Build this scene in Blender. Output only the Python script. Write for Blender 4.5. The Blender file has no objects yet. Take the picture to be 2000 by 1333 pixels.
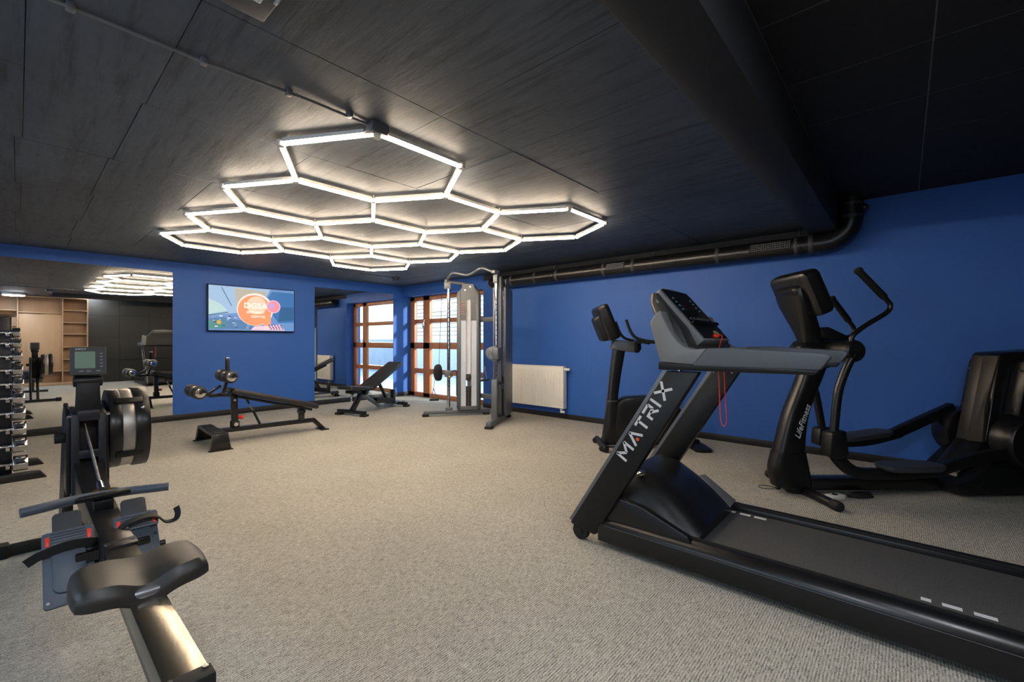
import bpy, bmesh, math, random
from mathutils import Vector, Matrix, Euler
from math import sin, cos, pi, radians, sqrt, atan2
random.seed(7)
S = bpy.context.scene
COL = S.collection

# ------------------------------------------------------------------ camera
ca = radians(48.35)
VIEW = Vector((sin(ca), cos(ca), 0))
cd = bpy.data.cameras.new('camera'); cam = bpy.data.objects.new('camera', cd); COL.objects.link(cam)
cd.sensor_width = 36; cd.lens = 36 * 860 / 2000; cd.clip_start = 0.02; cd.clip_end = 200
cam.location = (0, 0, 1.15)
cam.rotation_euler = VIEW.to_track_quat('-Z', 'Y').to_euler()
S.camera = cam

# ------------------------------------------------------------------ world, light, exposure
S.view_settings.view_transform = 'Standard'; S.view_settings.look = 'None'
S.view_settings.gamma = 1; S.view_settings.use_curve_mapping = False
S.view_settings.exposure = 1.25
TUBE_L = 28.0      # radiance of the hexagon tubes
SKY_L = 1.6
LAMP_L = 30.0
w = bpy.data.worlds.new('world'); S.world = w; w.use_nodes = True
nt = w.node_tree; bg = nt.nodes['Background']
tc = nt.nodes.new('ShaderNodeTexCoord'); sep = nt.nodes.new('ShaderNodeSeparateXYZ'); rp = nt.nodes.new('ShaderNodeValToRGB')
nt.links.new(tc.outputs['Generated'], sep.inputs[0]); nt.links.new(sep.outputs['Z'], rp.inputs[0]); nt.links.new(rp.outputs[0], bg.inputs[0])
rp.color_ramp.elements[0].position = 0.0; rp.color_ramp.elements[0].color = (0.88, 0.94, 1, 1)
rp.color_ramp.elements[1].position = 0.9; rp.color_ramp.elements[1].color = (0.45, 0.68, 1, 1)
bg.inputs[1].default_value = SKY_L
sd = bpy.data.lights.new('sun', 'SUN'); sun = bpy.data.objects.new('sun', sd); COL.objects.link(sun)
sd.energy = 3.0; sd.angle = radians(4); sd.color = (1, .95, .88)
sun.rotation_euler = Vector((-.42, .80, -.30)).to_track_quat('-Z', 'Y').to_euler()
sun.location = (12, -6, 6)

# ------------------------------------------------------------------ materials
def lin(c): 
    r = []
    for v in c:
        v /= 255.0
        r.append(v / 12.92 if v <= .04045 else ((v + .055) / 1.055) ** 2.4)
    return (*r, 1)
MATS = {}
def M(name, rgb, rough=.5, metal=0.0, var=.12, vs=14.0, bump=0.0, bs=60.0, spec=.5, coat=0.0, stretch=(1, 1, 1), rvar=.08):
    if name in MATS: return MATS[name]
    m = bpy.data.materials.new(name); m.use_nodes = True; n = m.node_tree; b = n.nodes['Principled BSDF']
    b.inputs['Roughness'].default_value = rough; b.inputs['Metallic'].default_value = metal
    b.inputs['Specular IOR Level'].default_value = spec; b.inputs['Coat Weight'].default_value = coat
    t = n.nodes.new('ShaderNodeTexCoord'); mp = n.nodes.new('ShaderNodeMapping'); mp.inputs['Scale'].default_value = stretch
    n.links.new(t.outputs['Object'], mp.inputs[0])
    nz = n.nodes.new('ShaderNodeTexNoise'); nz.inputs['Scale'].default_value = vs; nz.inputs['Detail'].default_value = 4
    n.links.new(mp.outputs[0], nz.inputs['Vector'])
    c = lin(rgb); mx = n.nodes.new('ShaderNodeMix'); mx.data_type = 'RGBA'
    mx.inputs[6].default_value = tuple(v * (1 - var) for v in c[:3]) + (1,)
    mx.inputs[7].default_value = tuple(min(1, v * (1 + var)) for v in c[:3]) + (1,)
    n.links.new(nz.outputs['Fac'], mx.inputs[0]); n.links.new(mx.outputs[2], b.inputs['Base Color'])
    if rvar:
        mr = n.nodes.new('ShaderNodeMapRange'); mr.inputs['To Min'].default_value = max(0, rough - rvar); mr.inputs['To Max'].default_value = min(1, rough + rvar)
        n.links.new(nz.outputs['Fac'], mr.inputs['Value']); n.links.new(mr.outputs[0], b.inputs['Roughness'])
    if bump:
        n2 = n.nodes.new('ShaderNodeTexNoise'); n2.inputs['Scale'].default_value = bs; n2.inputs['Detail'].default_value = 3
        n.links.new(mp.outputs[0], n2.inputs['Vector'])
        bp = n.nodes.new('ShaderNodeBump'); bp.inputs['Strength'].default_value = bump; bp.inputs['Distance'].default_value = .004
        n.links.new(n2.outputs['Fac'], bp.inputs['Height']); n.links.new(bp.outputs[0], b.inputs['Normal'])
    MATS[name] = m; return m
def EM(name, rgb, L):
    if name in MATS: return MATS[name]
    m = bpy.data.materials.new(name); m.use_nodes = True; b = m.node_tree.nodes['Principled BSDF']
    c = lin(rgb); b.inputs['Base Color'].default_value = c; b.inputs['Emission Color'].default_value = c; b.inputs['Emission Strength'].default_value = L
    MATS[name] = m; return m

wall_blue = M('blue_wall_paint', (38, 91, 174), .62, var=.05, vs=3, bump=.08, bs=220)
skirt = M('black_skirting', (26, 26, 28), .5)
beam_m = M('dark_beam_paint', (24, 27, 33), .7, var=.1, vs=3)
nearpanel = M('black_ceiling_panel', (27, 28, 31), .75, var=.15, vs=40, bump=.15, bs=180)
seamgrey = M('grey_panel_seam', (92, 95, 100), .6)
black = M('black_plastic', (17, 18, 20), .42, var=.1, vs=30, bump=.04, bs=400, spec=.35)
blackm = M('black_painted_metal', (20, 20, 22), .32, var=.1, vs=8, coat=.15)
satin = M('satin_black_shell', (20, 20, 22), .32, var=.08, vs=6, spec=.5)
vinyl = M('black_vinyl', (32, 32, 34), .45, var=.08, vs=12, bump=.1, bs=300)
rubber = M('rubber', (17, 17, 18), .75)
chrome = M('chrome', (205, 205, 205), .14, 1.0, var=.03, rvar=.04)
steel = M('brushed_steel', (168, 162, 150), .24, 1.0, var=.04, vs=6, stretch=(1, 25, 25), rvar=.03)
alu = M('grey_aluminium', (120, 124, 130), .38, .7, var=.05)
silver = M('silver_grey_paint', (104, 108, 114), .42, .45, var=.04)
shellg = M('grey_console_plastic', (112, 114, 116), .48, var=.05, bump=.05, bs=500)
armg = M('charcoal_grip_rubber', (78, 84, 92), .62, var=.05, bump=.3, bs=500)
dkgrey = M('dark_grey_plastic', (52, 55, 60), .5, var=.06)
footp = M('slate_footplate_plastic', (74, 84, 98), .45, var=.06)
seatm = M('brown_black_seat_foam', (40, 38, 36), .45, var=.06, vs=5)
white = M('white_enamel', (232, 230, 224), .35, var=.02)
frost = M('milky_shroud_panel', (196, 206, 222), .3, var=.03)
winwood = M('brown_window_wood', (168, 108, 70), .42, var=.16, vs=9, stretch=(4, 4, .5), bump=.1, bs=60)
shelfwood = M('oak_laminate', (178, 144, 112), .5, var=.14, vs=5, stretch=(5, 5, .35), bump=.06, bs=40)
darkwall = M('black_rear_wall', (38, 38, 36), .6, var=.12, vs=6)
red = M('red_plastic', (226, 62, 40), .4, var=.05)
orange = M('orange_dot', (228, 84, 50), .4)
lettering = M('white_lettering', (205, 207, 210), .5, var=.02)
brass = M('brass', (190, 150, 70), .3, 1.0)
steelplate = M('weight_plate_iron', (58, 60, 64), .45, .3)
paving = M('pale_paving', (196, 200, 204), .8, var=.06, vs=20)
outwall = M('pale_render_wall', (176, 186, 194), .85, var=.05, vs=6)
thuja = M('thuja_foliage', (88, 120, 62), .8, var=.35, vs=30)
slatm = M('pale_cladding_slat', (222, 214, 200), .7, var=.05)
lcd = M('green_grey_lcd', (112, 140, 126), .25, var=.06, vs=4)
greylit = M('grey_button', (110, 116, 124), .5)

def mirror_mat():
    m = bpy.data.materials.new('mirror_silver'); m.use_nodes = True; n = m.node_tree; b = n.nodes['Principled BSDF']
    b.inputs['Metallic'].default_value = 1; b.inputs['Roughness'].default_value = .004
    nz = n.nodes.new('ShaderNodeTexNoise'); nz.inputs['Scale'].default_value = .8
    r = n.nodes.new('ShaderNodeValToRGB'); r.color_ramp.elements[0].color = (.86, .88, .87, 1); r.color_ramp.elements[1].color = (.9, .91, .9, 1)
    n.links.new(nz.outputs['Fac'], r.inputs[0]); n.links.new(r.outputs[0], b.inputs['Base Color']); return m
mirrorm = mirror_mat()
def glass_mat():
    m = bpy.data.materials.new('window_glass'); m.use_nodes = True; n = m.node_tree
    for x in list(n.nodes): n.nodes.remove(x)
    o = n.nodes.new('ShaderNodeOutputMaterial'); mix = n.nodes.new('ShaderNodeMixShader'); t = n.nodes.new('ShaderNodeBsdfTransparent'); g = n.nodes.new('ShaderNodeBsdfGlossy')
    g.inputs['Roughness'].default_value = .02; lw_ = n.nodes.new('ShaderNodeLayerWeight'); lw_.inputs[0].default_value = .5
    pw_ = n.nodes.new('ShaderNodeMath'); pw_.operation = 'POWER'; pw_.inputs[1].default_value = 5; n.links.new(lw_.outputs['Facing'], pw_.inputs[0])
    f = n.nodes.new('ShaderNodeMath'); f.operation = 'MULTIPLY_ADD'; f.inputs[1].default_value = .9; f.inputs[2].default_value = .04; n.links.new(pw_.outputs[0], f.inputs[0])
    t.inputs[0].default_value = (.93, .96, .95, 1)
    n.links.new(f.outputs[0], mix.inputs[0]); n.links.new(t.outputs[0], mix.inputs[1]); n.links.new(g.outputs[0], mix.inputs[2]); n.links.new(mix.outputs[0], o.inputs[0]); return m
glassm = glass_mat()

def carpet_mat():
    m = bpy.data.materials.new('ribbed_loop_carpet'); m.use_nodes = True; n = m.node_tree; b = n.nodes['Principled BSDF']; L = n.links.new
    b.inputs['Roughness'].default_value = .95; b.inputs['Specular IOR Level'].default_value = .1
    t = n.nodes.new('ShaderNodeTexCoord')
    def noise(sc, scale, det=2):
        mp = n.nodes.new('ShaderNodeMapping'); mp.inputs['Scale'].default_value = sc; L(t.outputs['Object'], mp.inputs[0])
        z = n.nodes.new('ShaderNodeTexNoise'); z.inputs['Scale'].default_value = scale; z.inputs['Detail'].default_value = det; L(mp.outputs[0], z.inputs['Vector']); return z.outputs['Fac']
    speck = noise((1, 1, 1), 190, 2); dash = noise((.22, 1, 1), 170, 2); blot = noise((1, 1, 1), 1.7, 3); mid = noise((.5, 1, 1), 28, 2)
    wv = n.nodes.new('ShaderNodeTexWave'); wv.bands_direction = 'Y'; wv.inputs['Scale'].default_value = 32; wv.inputs['Distortion'].default_value = .7; wv.inputs['Detail'].default_value = 2; wv.inputs['Detail Scale'].default_value = 6
    L(t.outputs['Object'], wv.inputs['Vector'])
    def mth(op, a, b_=None, v=None):
        x = n.nodes.new('ShaderNodeMath'); x.operation = op; L(a, x.inputs[0])
        if b_ is not None: L(b_, x.inputs[1])
        else: x.inputs[1].default_value = v
        return x.outputs[0]
    h = mth('ADD', mth('MULTIPLY', speck, v=.5), mth('MULTIPLY', dash, v=.38))
    h = mth('ADD', h, mth('MULTIPLY', wv.outputs['Fac'], v=.12))
    h2 = mth('ADD', h, mth('MULTIPLY', mid, v=.10))
    r = n.nodes.new('ShaderNodeValToRGB'); L(h2, r.inputs[0]); e = r.color_ramp.elements
    e[0].position = .40; e[0].color = lin((94, 92, 87)); e[1].position = .68; e[1].color = lin((198, 195, 186))
    x = e.new(.53); x.color = lin((158, 155, 147))
    mx = n.nodes.new('ShaderNodeMix'); mx.data_type = 'RGBA'; mx.blend_type = 'MULTIPLY'; mx.inputs[0].default_value = 1
    r2 = n.nodes.new('ShaderNodeValToRGB'); L(blot, r2.inputs[0]); r2.color_ramp.elements[0].position = .3; r2.color_ramp.elements[0].color = (.9, .9, .9, 1); r2.color_ramp.elements[1].position = .7; r2.color_ramp.elements[1].color = (1, 1, 1, 1)
    L(r.outputs[0], mx.inputs[6]); L(r2.outputs[0], mx.inputs[7]); L(mx.outputs[2], b.inputs['Base Color'])
    bp = n.nodes.new('ShaderNodeBump'); bp.inputs['Strength'].default_value = .5; bp.inputs['Distance'].default_value = .004; L(h, bp.inputs['Height']); L(bp.outputs[0], b.inputs['Normal'])
    return m
carpet = carpet_mat()

def concrete_mat():
    m = bpy.data.materials.new('board_marked_concrete'); m.use_nodes = True; n = m.node_tree; b = n.nodes['Principled BSDF']; L = n.links.new
    b.inputs['Specular IOR Level'].default_value = .4
    t = n.nodes.new('ShaderNodeTexCoord')
    def noise(sc, scale, det=4, rg=.6):
        mp = n.nodes.new('ShaderNodeMapping'); mp.inputs['Scale'].default_value = sc; L(t.outputs['Object'], mp.inputs[0])
        z = n.nodes.new('ShaderNodeTexNoise'); z.inputs['Scale'].default_value = scale; z.inputs['Detail'].default_value = det; z.inputs['Roughness'].default_value = rg; L(mp.outputs[0], z.inputs['Vector']); return z.outputs['Fac']
    grain = noise((1, .07, 1), 26, 6, .65); big = noise((1, .5, 1), 1.6, 4); fine = noise((1, .4, 1), 30, 4)
    r = n.nodes.new('ShaderNodeValToRGB'); L(big, r.inputs[0]); e = r.color_ramp.elements
    e[0].position = .3; e[0].color = lin((58, 66, 75)); e[1].position = .7; e[1].color = lin((77, 86, 97))
    mx = n.nodes.new('ShaderNodeMix'); mx.data_type = 'RGBA'; mx.blend_type = 'MULTIPLY'; mx.inputs[0].default_value = 1
    r2 = n.nodes.new('ShaderNodeValToRGB'); L(grain, r2.inputs[0]); r2.color_ramp.elements[0].position = .32; r2.color_ramp.elements[0].color = (.48, .48, .48, 1); r2.color_ramp.elements[1].position = .5; r2.color_ramp.elements[1].color = (1, 1, 1, 1)
    L(r.outputs[0], mx.inputs[6]); L(r2.outputs[0], mx.inputs[7]); L(mx.outputs[2], b.inputs['Base Color'])
    mr = n.nodes.new('ShaderNodeMapRange'); mr.inputs['To Min'].default_value = .46; mr.inputs['To Max'].default_value = .68; L(fine, mr.inputs['Value']); L(mr.outputs[0], b.inputs['Roughness'])
    ad = n.nodes.new('ShaderNodeMath'); ad.operation = 'ADD'; L(grain, ad.inputs[0]); L(fine, ad.inputs[1])
    bp = n.nodes.new('ShaderNodeBump'); bp.inputs['Strength'].default_value = .3; bp.inputs['Distance'].default_value = .005; L(ad.outputs[0], bp.inputs['Height']); L(bp.outputs[0], b.inputs['Normal'])
    return m
concrete = concrete_mat()

def belt_mat():
    m = bpy.data.materials.new('woven_running_belt'); m.use_nodes = True; n = m.node_tree; b = n.nodes['Principled BSDF']; L = n.links.new
    b.inputs['Roughness'].default_value = .62
    t = n.nodes.new('ShaderNodeTexCoord'); v = n.nodes.new('ShaderNodeTexVoronoi'); v.inputs['Scale'].default_value = 260; L(t.outputs['Object'], v.inputs['Vector'])
    r = n.nodes.new('ShaderNodeValToRGB'); L(v.outputs['Distance'], r.inputs[0]); r.color_ramp.elements[0].color = lin((92, 90, 88)); r.color_ramp.elements[1].color = lin((58, 58, 58)); r.color_ramp.elements[1].position = .7
    L(r.outputs[0], b.inputs['Base Color'])
    bp = n.nodes.new('ShaderNodeBump'); bp.inputs['Strength'].default_value = .3; bp.inputs['Distance'].default_value = .002; L(v.outputs['Distance'], bp.inputs['Height']); L(bp.outputs[0], b.inputs['Normal'])
    return m
beltm = belt_mat()

# ------------------------------------------------------------------ mesh helpers
def catmull(pts, k=6, closed=False):
    P = [Vector(p) for p in pts]; out = []; n = len(P)
    for i in range(n if closed else n - 1):
        p0 = P[(i - 1) % n] if closed or i else P[0] * 2 - P[1]
        p1 = P[i]; p2 = P[(i + 1) % n]
        p3 = P[(i + 2) % n] if closed or i + 2 < n else P[-1] * 2 - P[-2]
        for j in range(k):
            t = j / k
            out.append(.5 * ((2 * p1) + (p2 - p0) * t + (2 * p0 - 5 * p1 + 4 * p2 - p3) * t * t + (3 * p1 - p0 - 3 * p2 + p3) * t ** 3))
    if not closed: out.append(P[-1])
    return out
def cat2(pts, k=5, closed=True):
    return [(v.x, v.y) for v in catmull([(a, b, 0) for a, b in pts], k, closed)]

class MB:
    def __init__(s): s.bm = bmesh.new()
    def box(s, c, d, rot=None):
        M_ = Matrix.Translation(c) @ (Euler(rot).to_matrix().to_4x4() if rot else Matrix()) @ Matrix.Diagonal((*d, 1))
        bmesh.ops.create_cube(s.bm, size=1, matrix=M_); return s
    def b2(s, a, b):
        return s.box([(x + y) / 2 for x, y in zip(a, b)], [abs(x - y) for x, y in zip(a, b)])
    def bar(s, p0, p1, w_, h_, up=(0, 0, 1)):          # rectangular bar along a segment
        p0 = Vector(p0); p1 = Vector(p1); d = (p1 - p0); L = d.length; d.normalize(); u = Vector(up)
        if abs(d.dot(u)) > .98: u = Vector((1, 0, 0))
        y = u.cross(d).normalized(); z = d.cross(y)
        R = Matrix((d, y, z)).transposed().to_4x4()
        bmesh.ops.create_cube(s.bm, size=1, matrix=Matrix.Translation((p0 + p1) / 2) @ R @ Matrix.Diagonal((L, w_, h_, 1))); return s
    def poly(s, pts, vec):                              # extrude a 3d polygon along a vector
        vec = Vector(vec); a = [s.bm.verts.new(p) for p in pts]; b = [s.bm.verts.new(Vector(p) + vec) for p in pts]; n = len(a)
        try:
            s.bm.faces.new(a[::-1]); s.bm.faces.new(b)
            for i in range(n): s.bm.faces.new((a[i], a[(i + 1) % n], b[(i + 1) % n], b[i]))
        except ValueError: pass
        return s
    def prism(s, pts, y0, y1): return s.poly([(a, y0, b) for a, b in pts], (0, y1 - y0, 0))
    def loft(s, rings, cap=True):
        R = [[s.bm.verts.new(p) for p in r] for r in rings]; n = len(R[0])
        for a, b in zip(R, R[1:]):
            for i in range(n): s.bm.faces.new((a[i], a[(i + 1) % n], b[(i + 1) % n], b[i]))
        if cap: s.bm.faces.new(R[0][::-1]); s.bm.faces.new(R[-1])
        return s
    def tube(s, pts, r, n=10, rs=None, closed=False, prof=None):
        P = [Vector(p) for p in pts]; m = len(P)
        if prof is None: prof = [(cos(2 * pi * i / n), sin(2 * pi * i / n)) for i in range(n)]
        tan = []
        for i in range(m):
            a = P[(i - 1) % m] if closed or i else P[0]; b = P[(i + 1) % m] if closed or i < m - 1 else P[-1]
            d = b - a; tan.append(d.normalized() if d.length > 1e-9 else Vector((0, 0, 1)))
        u = Vector((0, 0, 1)) if abs(tan[0].z) < .95 else Vector((0, 1, 0))
        u = (u - tan[0] * u.dot(tan[0])).normalized(); rings = []
        for i in range(m):
            if i:
                q = tan[i - 1].rotation_difference(tan[i]); u = q @ u; u = (u - tan[i] * u.dot(tan[i])).normalized()
            v = tan[i].cross(u); rr = rs[i] if rs else r
            rings.append([P[i] + (v * a + u * b) * rr for a, b in prof])
        if closed: rings.append(rings[0]); 
        if closed:
            R = [[s.bm.verts.new(p) for p in r_] for r_ in rings[:-1]]; k = len(prof)
            for i in range(m):
                a = R[i]; b = R[(i + 1) % m]
                for j in range(k): s.bm.faces.new((a[j], a[(j + 1) % k], b[(j + 1) % k], b[j]))
            return s
        return s.loft(rings)
    def cyl(s, p0, p1, r, r2=None, n=20):
        return s.tube([p0, p1], r, n, rs=[r, r if r2 is None else r2])
    def capsule(s, p0, p1, r, n=14, e=.5):              # rounded-end roller
        p0 = Vector(p0); p1 = Vector(p1); d = (p1 - p0).normalized(); k = r * e; pts = []; rs = []
        for i in range(5):
            a = pi / 2 * i / 4; pts.append(p0 + d * k * (1 - cos(a)) if False else p0 + d * (k - k * cos(a))); rs.append(max(r * (1 - e + e * sin(a)), r * .2))
        for i in range(5):
            a = pi / 2 * (4 - i) / 4; pts.append(p1 - d * (k - k * cos(a))); rs.append(max(r * (1 - e + e * sin(a)), r * .2))
        return s.tube(pts, r, n, rs=rs)
    def lathe(s, prof, o, ax, n=24):
        o = Vector(o); ax = Vector(ax).normalized()
        return s.tube([o + ax * h for r, h in prof], 1, n, rs=[max(r, 1e-4) for r, h in prof]) if all(prof[i][1] < prof[i + 1][1] for i in range(len(prof) - 1)) else s._lathe(prof, o, ax, n)
    def _lathe(s, prof, o, ax, n):
        u = Vector((0, 0, 1)) if abs(ax.z) < .9 else Vector((1, 0, 0)); u = (u - ax * u.dot(ax)).normalized(); v = ax.cross(u)
        return s.loft([[o + ax * h + (u * cos(2 * pi * i / n) + v * sin(2 * pi * i / n)) * max(r, 1e-4) for i in range(n)] for r, h in prof])
    def ball(s, c, r, sc=(1, 1, 1), n=12):
        bmesh.ops.create_uvsphere(s.bm, u_segments=n, v_segments=max(6, n * 2 // 3), radius=r, matrix=Matrix.Translation(c) @ Matrix.Diagonal((*sc, 1))); return s
    def text(s, body, size, ext, mtx, shear=0, align='CENTER', sx=1):
        c = bpy.data.curves.new('t', 'FONT'); c.body = body; c.size = size; c.extrude = ext; c.shear = shear; c.align_x = align; c.align_y = 'CENTER'; c.resolution_u = 3
        o = bpy.data.objects.new('t', c); COL.objects.link(o); dg = bpy.context.evaluated_depsgraph_get(); me = bpy.data.meshes.new_from_object(o.evaluated_get(dg))
        me.transform(mtx @ Matrix.Diagonal((sx, 1, 1, 1))); s.bm.from_mesh(me); bpy.data.objects.remove(o); bpy.data.meshes.remove(me); return s
    def build(s, name, mat, parent=None, bevel=0, seg=2, ang=35, **tags):
        bm = s.bm
        bmesh.ops.recalc_face_normals(bm, faces=bm.faces)
        if bevel:
            es = [e for e in bm.edges if e.is_manifold and e.calc_face_angle(0) > radians(ang)]
            bmesh.ops.bevel(bm, geom=es, offset=bevel, segments=seg, profile=.5, affect='EDGES', clamp_overlap=True)
        me = bpy.data.meshes.new(name); bm.to_mesh(me); bm.free()
        me.polygons.foreach_set('use_smooth', [True] * len(me.polygons)); me.set_sharp_from_angle(angle=radians(38))
        me.materials.append(mat); o = bpy.data.objects.new(name, me); COL.objects.link(o)
        if parent: o.parent = parent
        for k, v in tags.items(): o[{'cat': 'category'}.get(k, k)] = v
        return o
def thing(name, label, cat, loc=(0, 0, 0), rz=0.0, group=None):
    o = bpy.data.objects.new(name, None); COL.objects.link(o); o.empty_display_size = .1
    o.location = loc; o.rotation_euler = (0, 0, rz); o['label'] = label; o['category'] = cat
    if group: o['group'] = group
    return o
def dup(o, parent=None):
    c = o.copy(); COL.objects.link(c)
    if parent: c.parent = parent
    for ch in list(o.children): dup(ch, c)
    return c
def P(name, mb, m, par, bevel=0, **k): return mb.build(name, m, par, bevel, **k)
def rrect(cx, cy, w_, h_, r, k=4):
    out = []
    for sx, sy, a0 in ((1, 1, 0), (-1, 1, pi / 2), (-1, -1, pi), (1, -1, 3 * pi / 2)):
        for i in range(k + 1):
            a = a0 + pi / 2 * i / k; out.append((cx + sx * (w_ / 2 - r) + r * cos(a), cy + sy * (h_ / 2 - r) + r * sin(a)))
    return out

# ------------------------------------------------------------------ room
XL, XR, YN, YB = -1.6, 5.385, -1.0, 7.85
ZC, ZN, ZB = 2.29, 2.50, 2.20
ST = dict(kind='structure')
MB().b2((XL - .15, YN - .15, -.12), (5.75, YB + .15, 0)).build('floor', carpet, **ST)
MB().b2((XL - .15, YB, 0), (5.75, YB + .15, 2.6)).build('wall_back', wall_blue, **ST)
MB().b2((XR, YN - .15, 0), (5.75, 5.456, 2.6)).build('wall_right', wall_blue, **ST); MB().b2((XR, 5.456, 2.07), (5.75, YB, 2.6)).build('wall_right.001', wall_blue, **ST)
LY0, LY1, LZ0, LZ1 = -.8, 4.2, .95, 2.15
for i_, (a_, b_, c_, d_) in enumerate(((YN - .15, LY0, 0, 2.6), (LY1, YB + .15, 0, 2.6), (LY0, LY1, 0, LZ0), (LY0, LY1, LZ1, 2.6))):
    MB().b2((XL - .15, a_, c_), (XL, b_, d_)).build('wall_left', wall_blue, **ST)
wf = MB().b2((XL, YN - .15, 0), (XR, YN - .012, 2.6)).build('wall_front', skirt, **ST)
# rear wall panels, dark, seen in the mirror
xs = [XL, -.9, -.2, .5, 1.28, 1.95, 2.60, 3.3, 4.0, 4.7, XR]; zs = [0, .62, 1.24, 1.86, 2.5]
for i in range(len(xs) - 1):
    for j in range(len(zs) - 1):
        MB().b2((xs[i] + .006, YN - .014, zs[j] + .004), (xs[i + 1] - .006, YN + random.choice((0, .006)), zs[j + 1] - .004)).build('wall_panel', darkwall, wf, .003, 1)
# ceiling: slab plus formwork panels
RX = .55
cl = MB().b2((XL - .15, .68, ZC + .008), (5.75, YB + .15, 2.6)).build('ceiling', beam_m, **ST)
MB().b2((XL - .15, YN - .15, ZC), (RX, .68, 2.6)).build('ceiling.002', concrete, **ST)
rows = [.70, 1.75, 2.72, 3.70, 4.75, 5.8, 6.85, YB]
for r_ in range(len(rows) - 1):
    x = XL
    steps = [-.75, .02, .41, 1.43, 1.98, 2.95, 3.6, 4.4, XR] if r_ < 2 else ([-.8, -.01, .38, .93, 1.75, 2.45, 3.3, 4.1, 4.75, XR] if r_ % 2 else [-1.1, .02, .40, 1.2, 2.0, 2.9, 3.5, 4.3, XR])
    for x2 in steps:
        g = .0014; dz = random.uniform(0, .0025)
        MB().b2((x + g, rows[r_] + g, ZC - dz), (x2 - g, rows[r_ + 1] - g, ZC + .02)).build('ceiling_panel', concrete, cl, .001, 1); x = x2
cl2 = MB().b2((RX, YN - .15, ZN + .0015), (5.75, .5, 2.65)).build('ceiling.001', seamgrey, **ST)
xx = [RX] + [2.136 + .588 * k for k in range(-6, 6) if RX + .05 < 2.136 + .588 * k < XR - .05] + [XR]
for a, b in zip(xx, xx[1:]):
    for y0, y1 in ((YN, -.1), (-.1, .47)):
        MB().b2((a + .003, y0 + .003, ZN), (b - .003, y1 - .003, ZN + .02)).build('ceiling_panel', nearpanel, cl2, .0015, 1)
MB().b2((RX, .47, ZB), (XR, .70, 2.62)).build('trim_1', beam_m, bevel=.006, **ST)        # downstand beam
MB().b2((XR - .008, .70, 2.19), (XR, 5.44, ZC)).build('trim_2', beam_m, **ST)        # dark band behind the duct
# skirting
MB().b2((XL, YB - .014, 0), (XR + .2, YB, .085)).build('baseboard_back', skirt, bevel=.003, **ST)
MB().b2((XR - .014, YN, 0), (XR, 5.456, .075)).build('baseboard_right', skirt, bevel=.003, **ST)
MB().b2((XL, YN, 0), (XL + .014, YB, .075)).build('baseboard_left', skirt, bevel=.003, **ST)

# ------------------------------------------------------------------ window in the niche
WX = 5.60; Y0, Y1 = 5.47, 7.845
win = MB()
def fr(y0, y1, z0, z1, d=.035): win.b2((WX - d, y0, z0), (WX + d, y1, z1))
fr(7.70, Y1, 0.0, 2.07); fr(Y0, Y0 + .1, 0, 2.07); fr(Y0, Y1, 0, .085); fr(Y0, Y1, 1.985, 2.07)
fr(7.19, 7.40, 0, 2.07); fr(5.90, 6.06, 0, 2.07); fr(Y0, Y1, .99, 1.12)
window = win.build('window_1', winwood, None, .006, **ST)
def wrail(y0, y1, z0, z1, d=.028): MB().b2((WX - d, y0, z0), (WX + d, y1, z1)).build('window_rail', winwood, window, .004)
for a, b in ((7.40, 7.70), (6.06, 7.19), (Y0 + .1, 5.90)):
    wrail(a, b, 1.515, 1.60); wrail(a, b, .48, .58)
    for z0, z1 in ((.085, .48), (.58, .99), (1.12, 1.515), (1.60, 1.985)):
        MB().b2((WX - .004, a, z0), (WX + .004, b, z1)).build('pane', glassm, window)
h = MB(); h.b2((WX - .05, 7.335, 1.46), (WX - .034, 7.365, 1.6)); h.b2((WX - .075, 7.34, 1.52), (WX - .05, 7.36, 1.54)); h.b2((WX - .085, 7.30, 1.42), (WX - .07, 7.36, 1.545)); h.build('window_handle', chrome, window, .004)
# window added in the left wall for cool fill light (outside the frame)
wf2 = MB()
for a_, b_ in ((LY0, LY0 + .08), (LY1 - .08, LY1), (.9, 1.0), (2.2, 2.3)): wf2.b2((XL - .10, a_, LZ0), (XL - .03, b_, LZ1))
wf2.b2((XL - .10, LY0, LZ0), (XL - .03, LY1, LZ0 + .08)); wf2.b2((XL - .10, LY0, LZ1 - .08), (XL - .03, LY1, LZ1))
fill_win = wf2.build('fill_window', winwood, None, .005, **ST)
for a_, b_ in ((LY0 + .08, .9), (1.0, 2.2), (2.3, LY1 - .08)): MB().b2((XL - .07, a_, LZ0 + .08), (XL - .062, b_, LZ1 - .08)).build('pane', glassm, fill_win)
MB().b2((-30, -12, -.25), (XL - .15, 40, -.02)).build('ground.001', paving, **ST)
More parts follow.
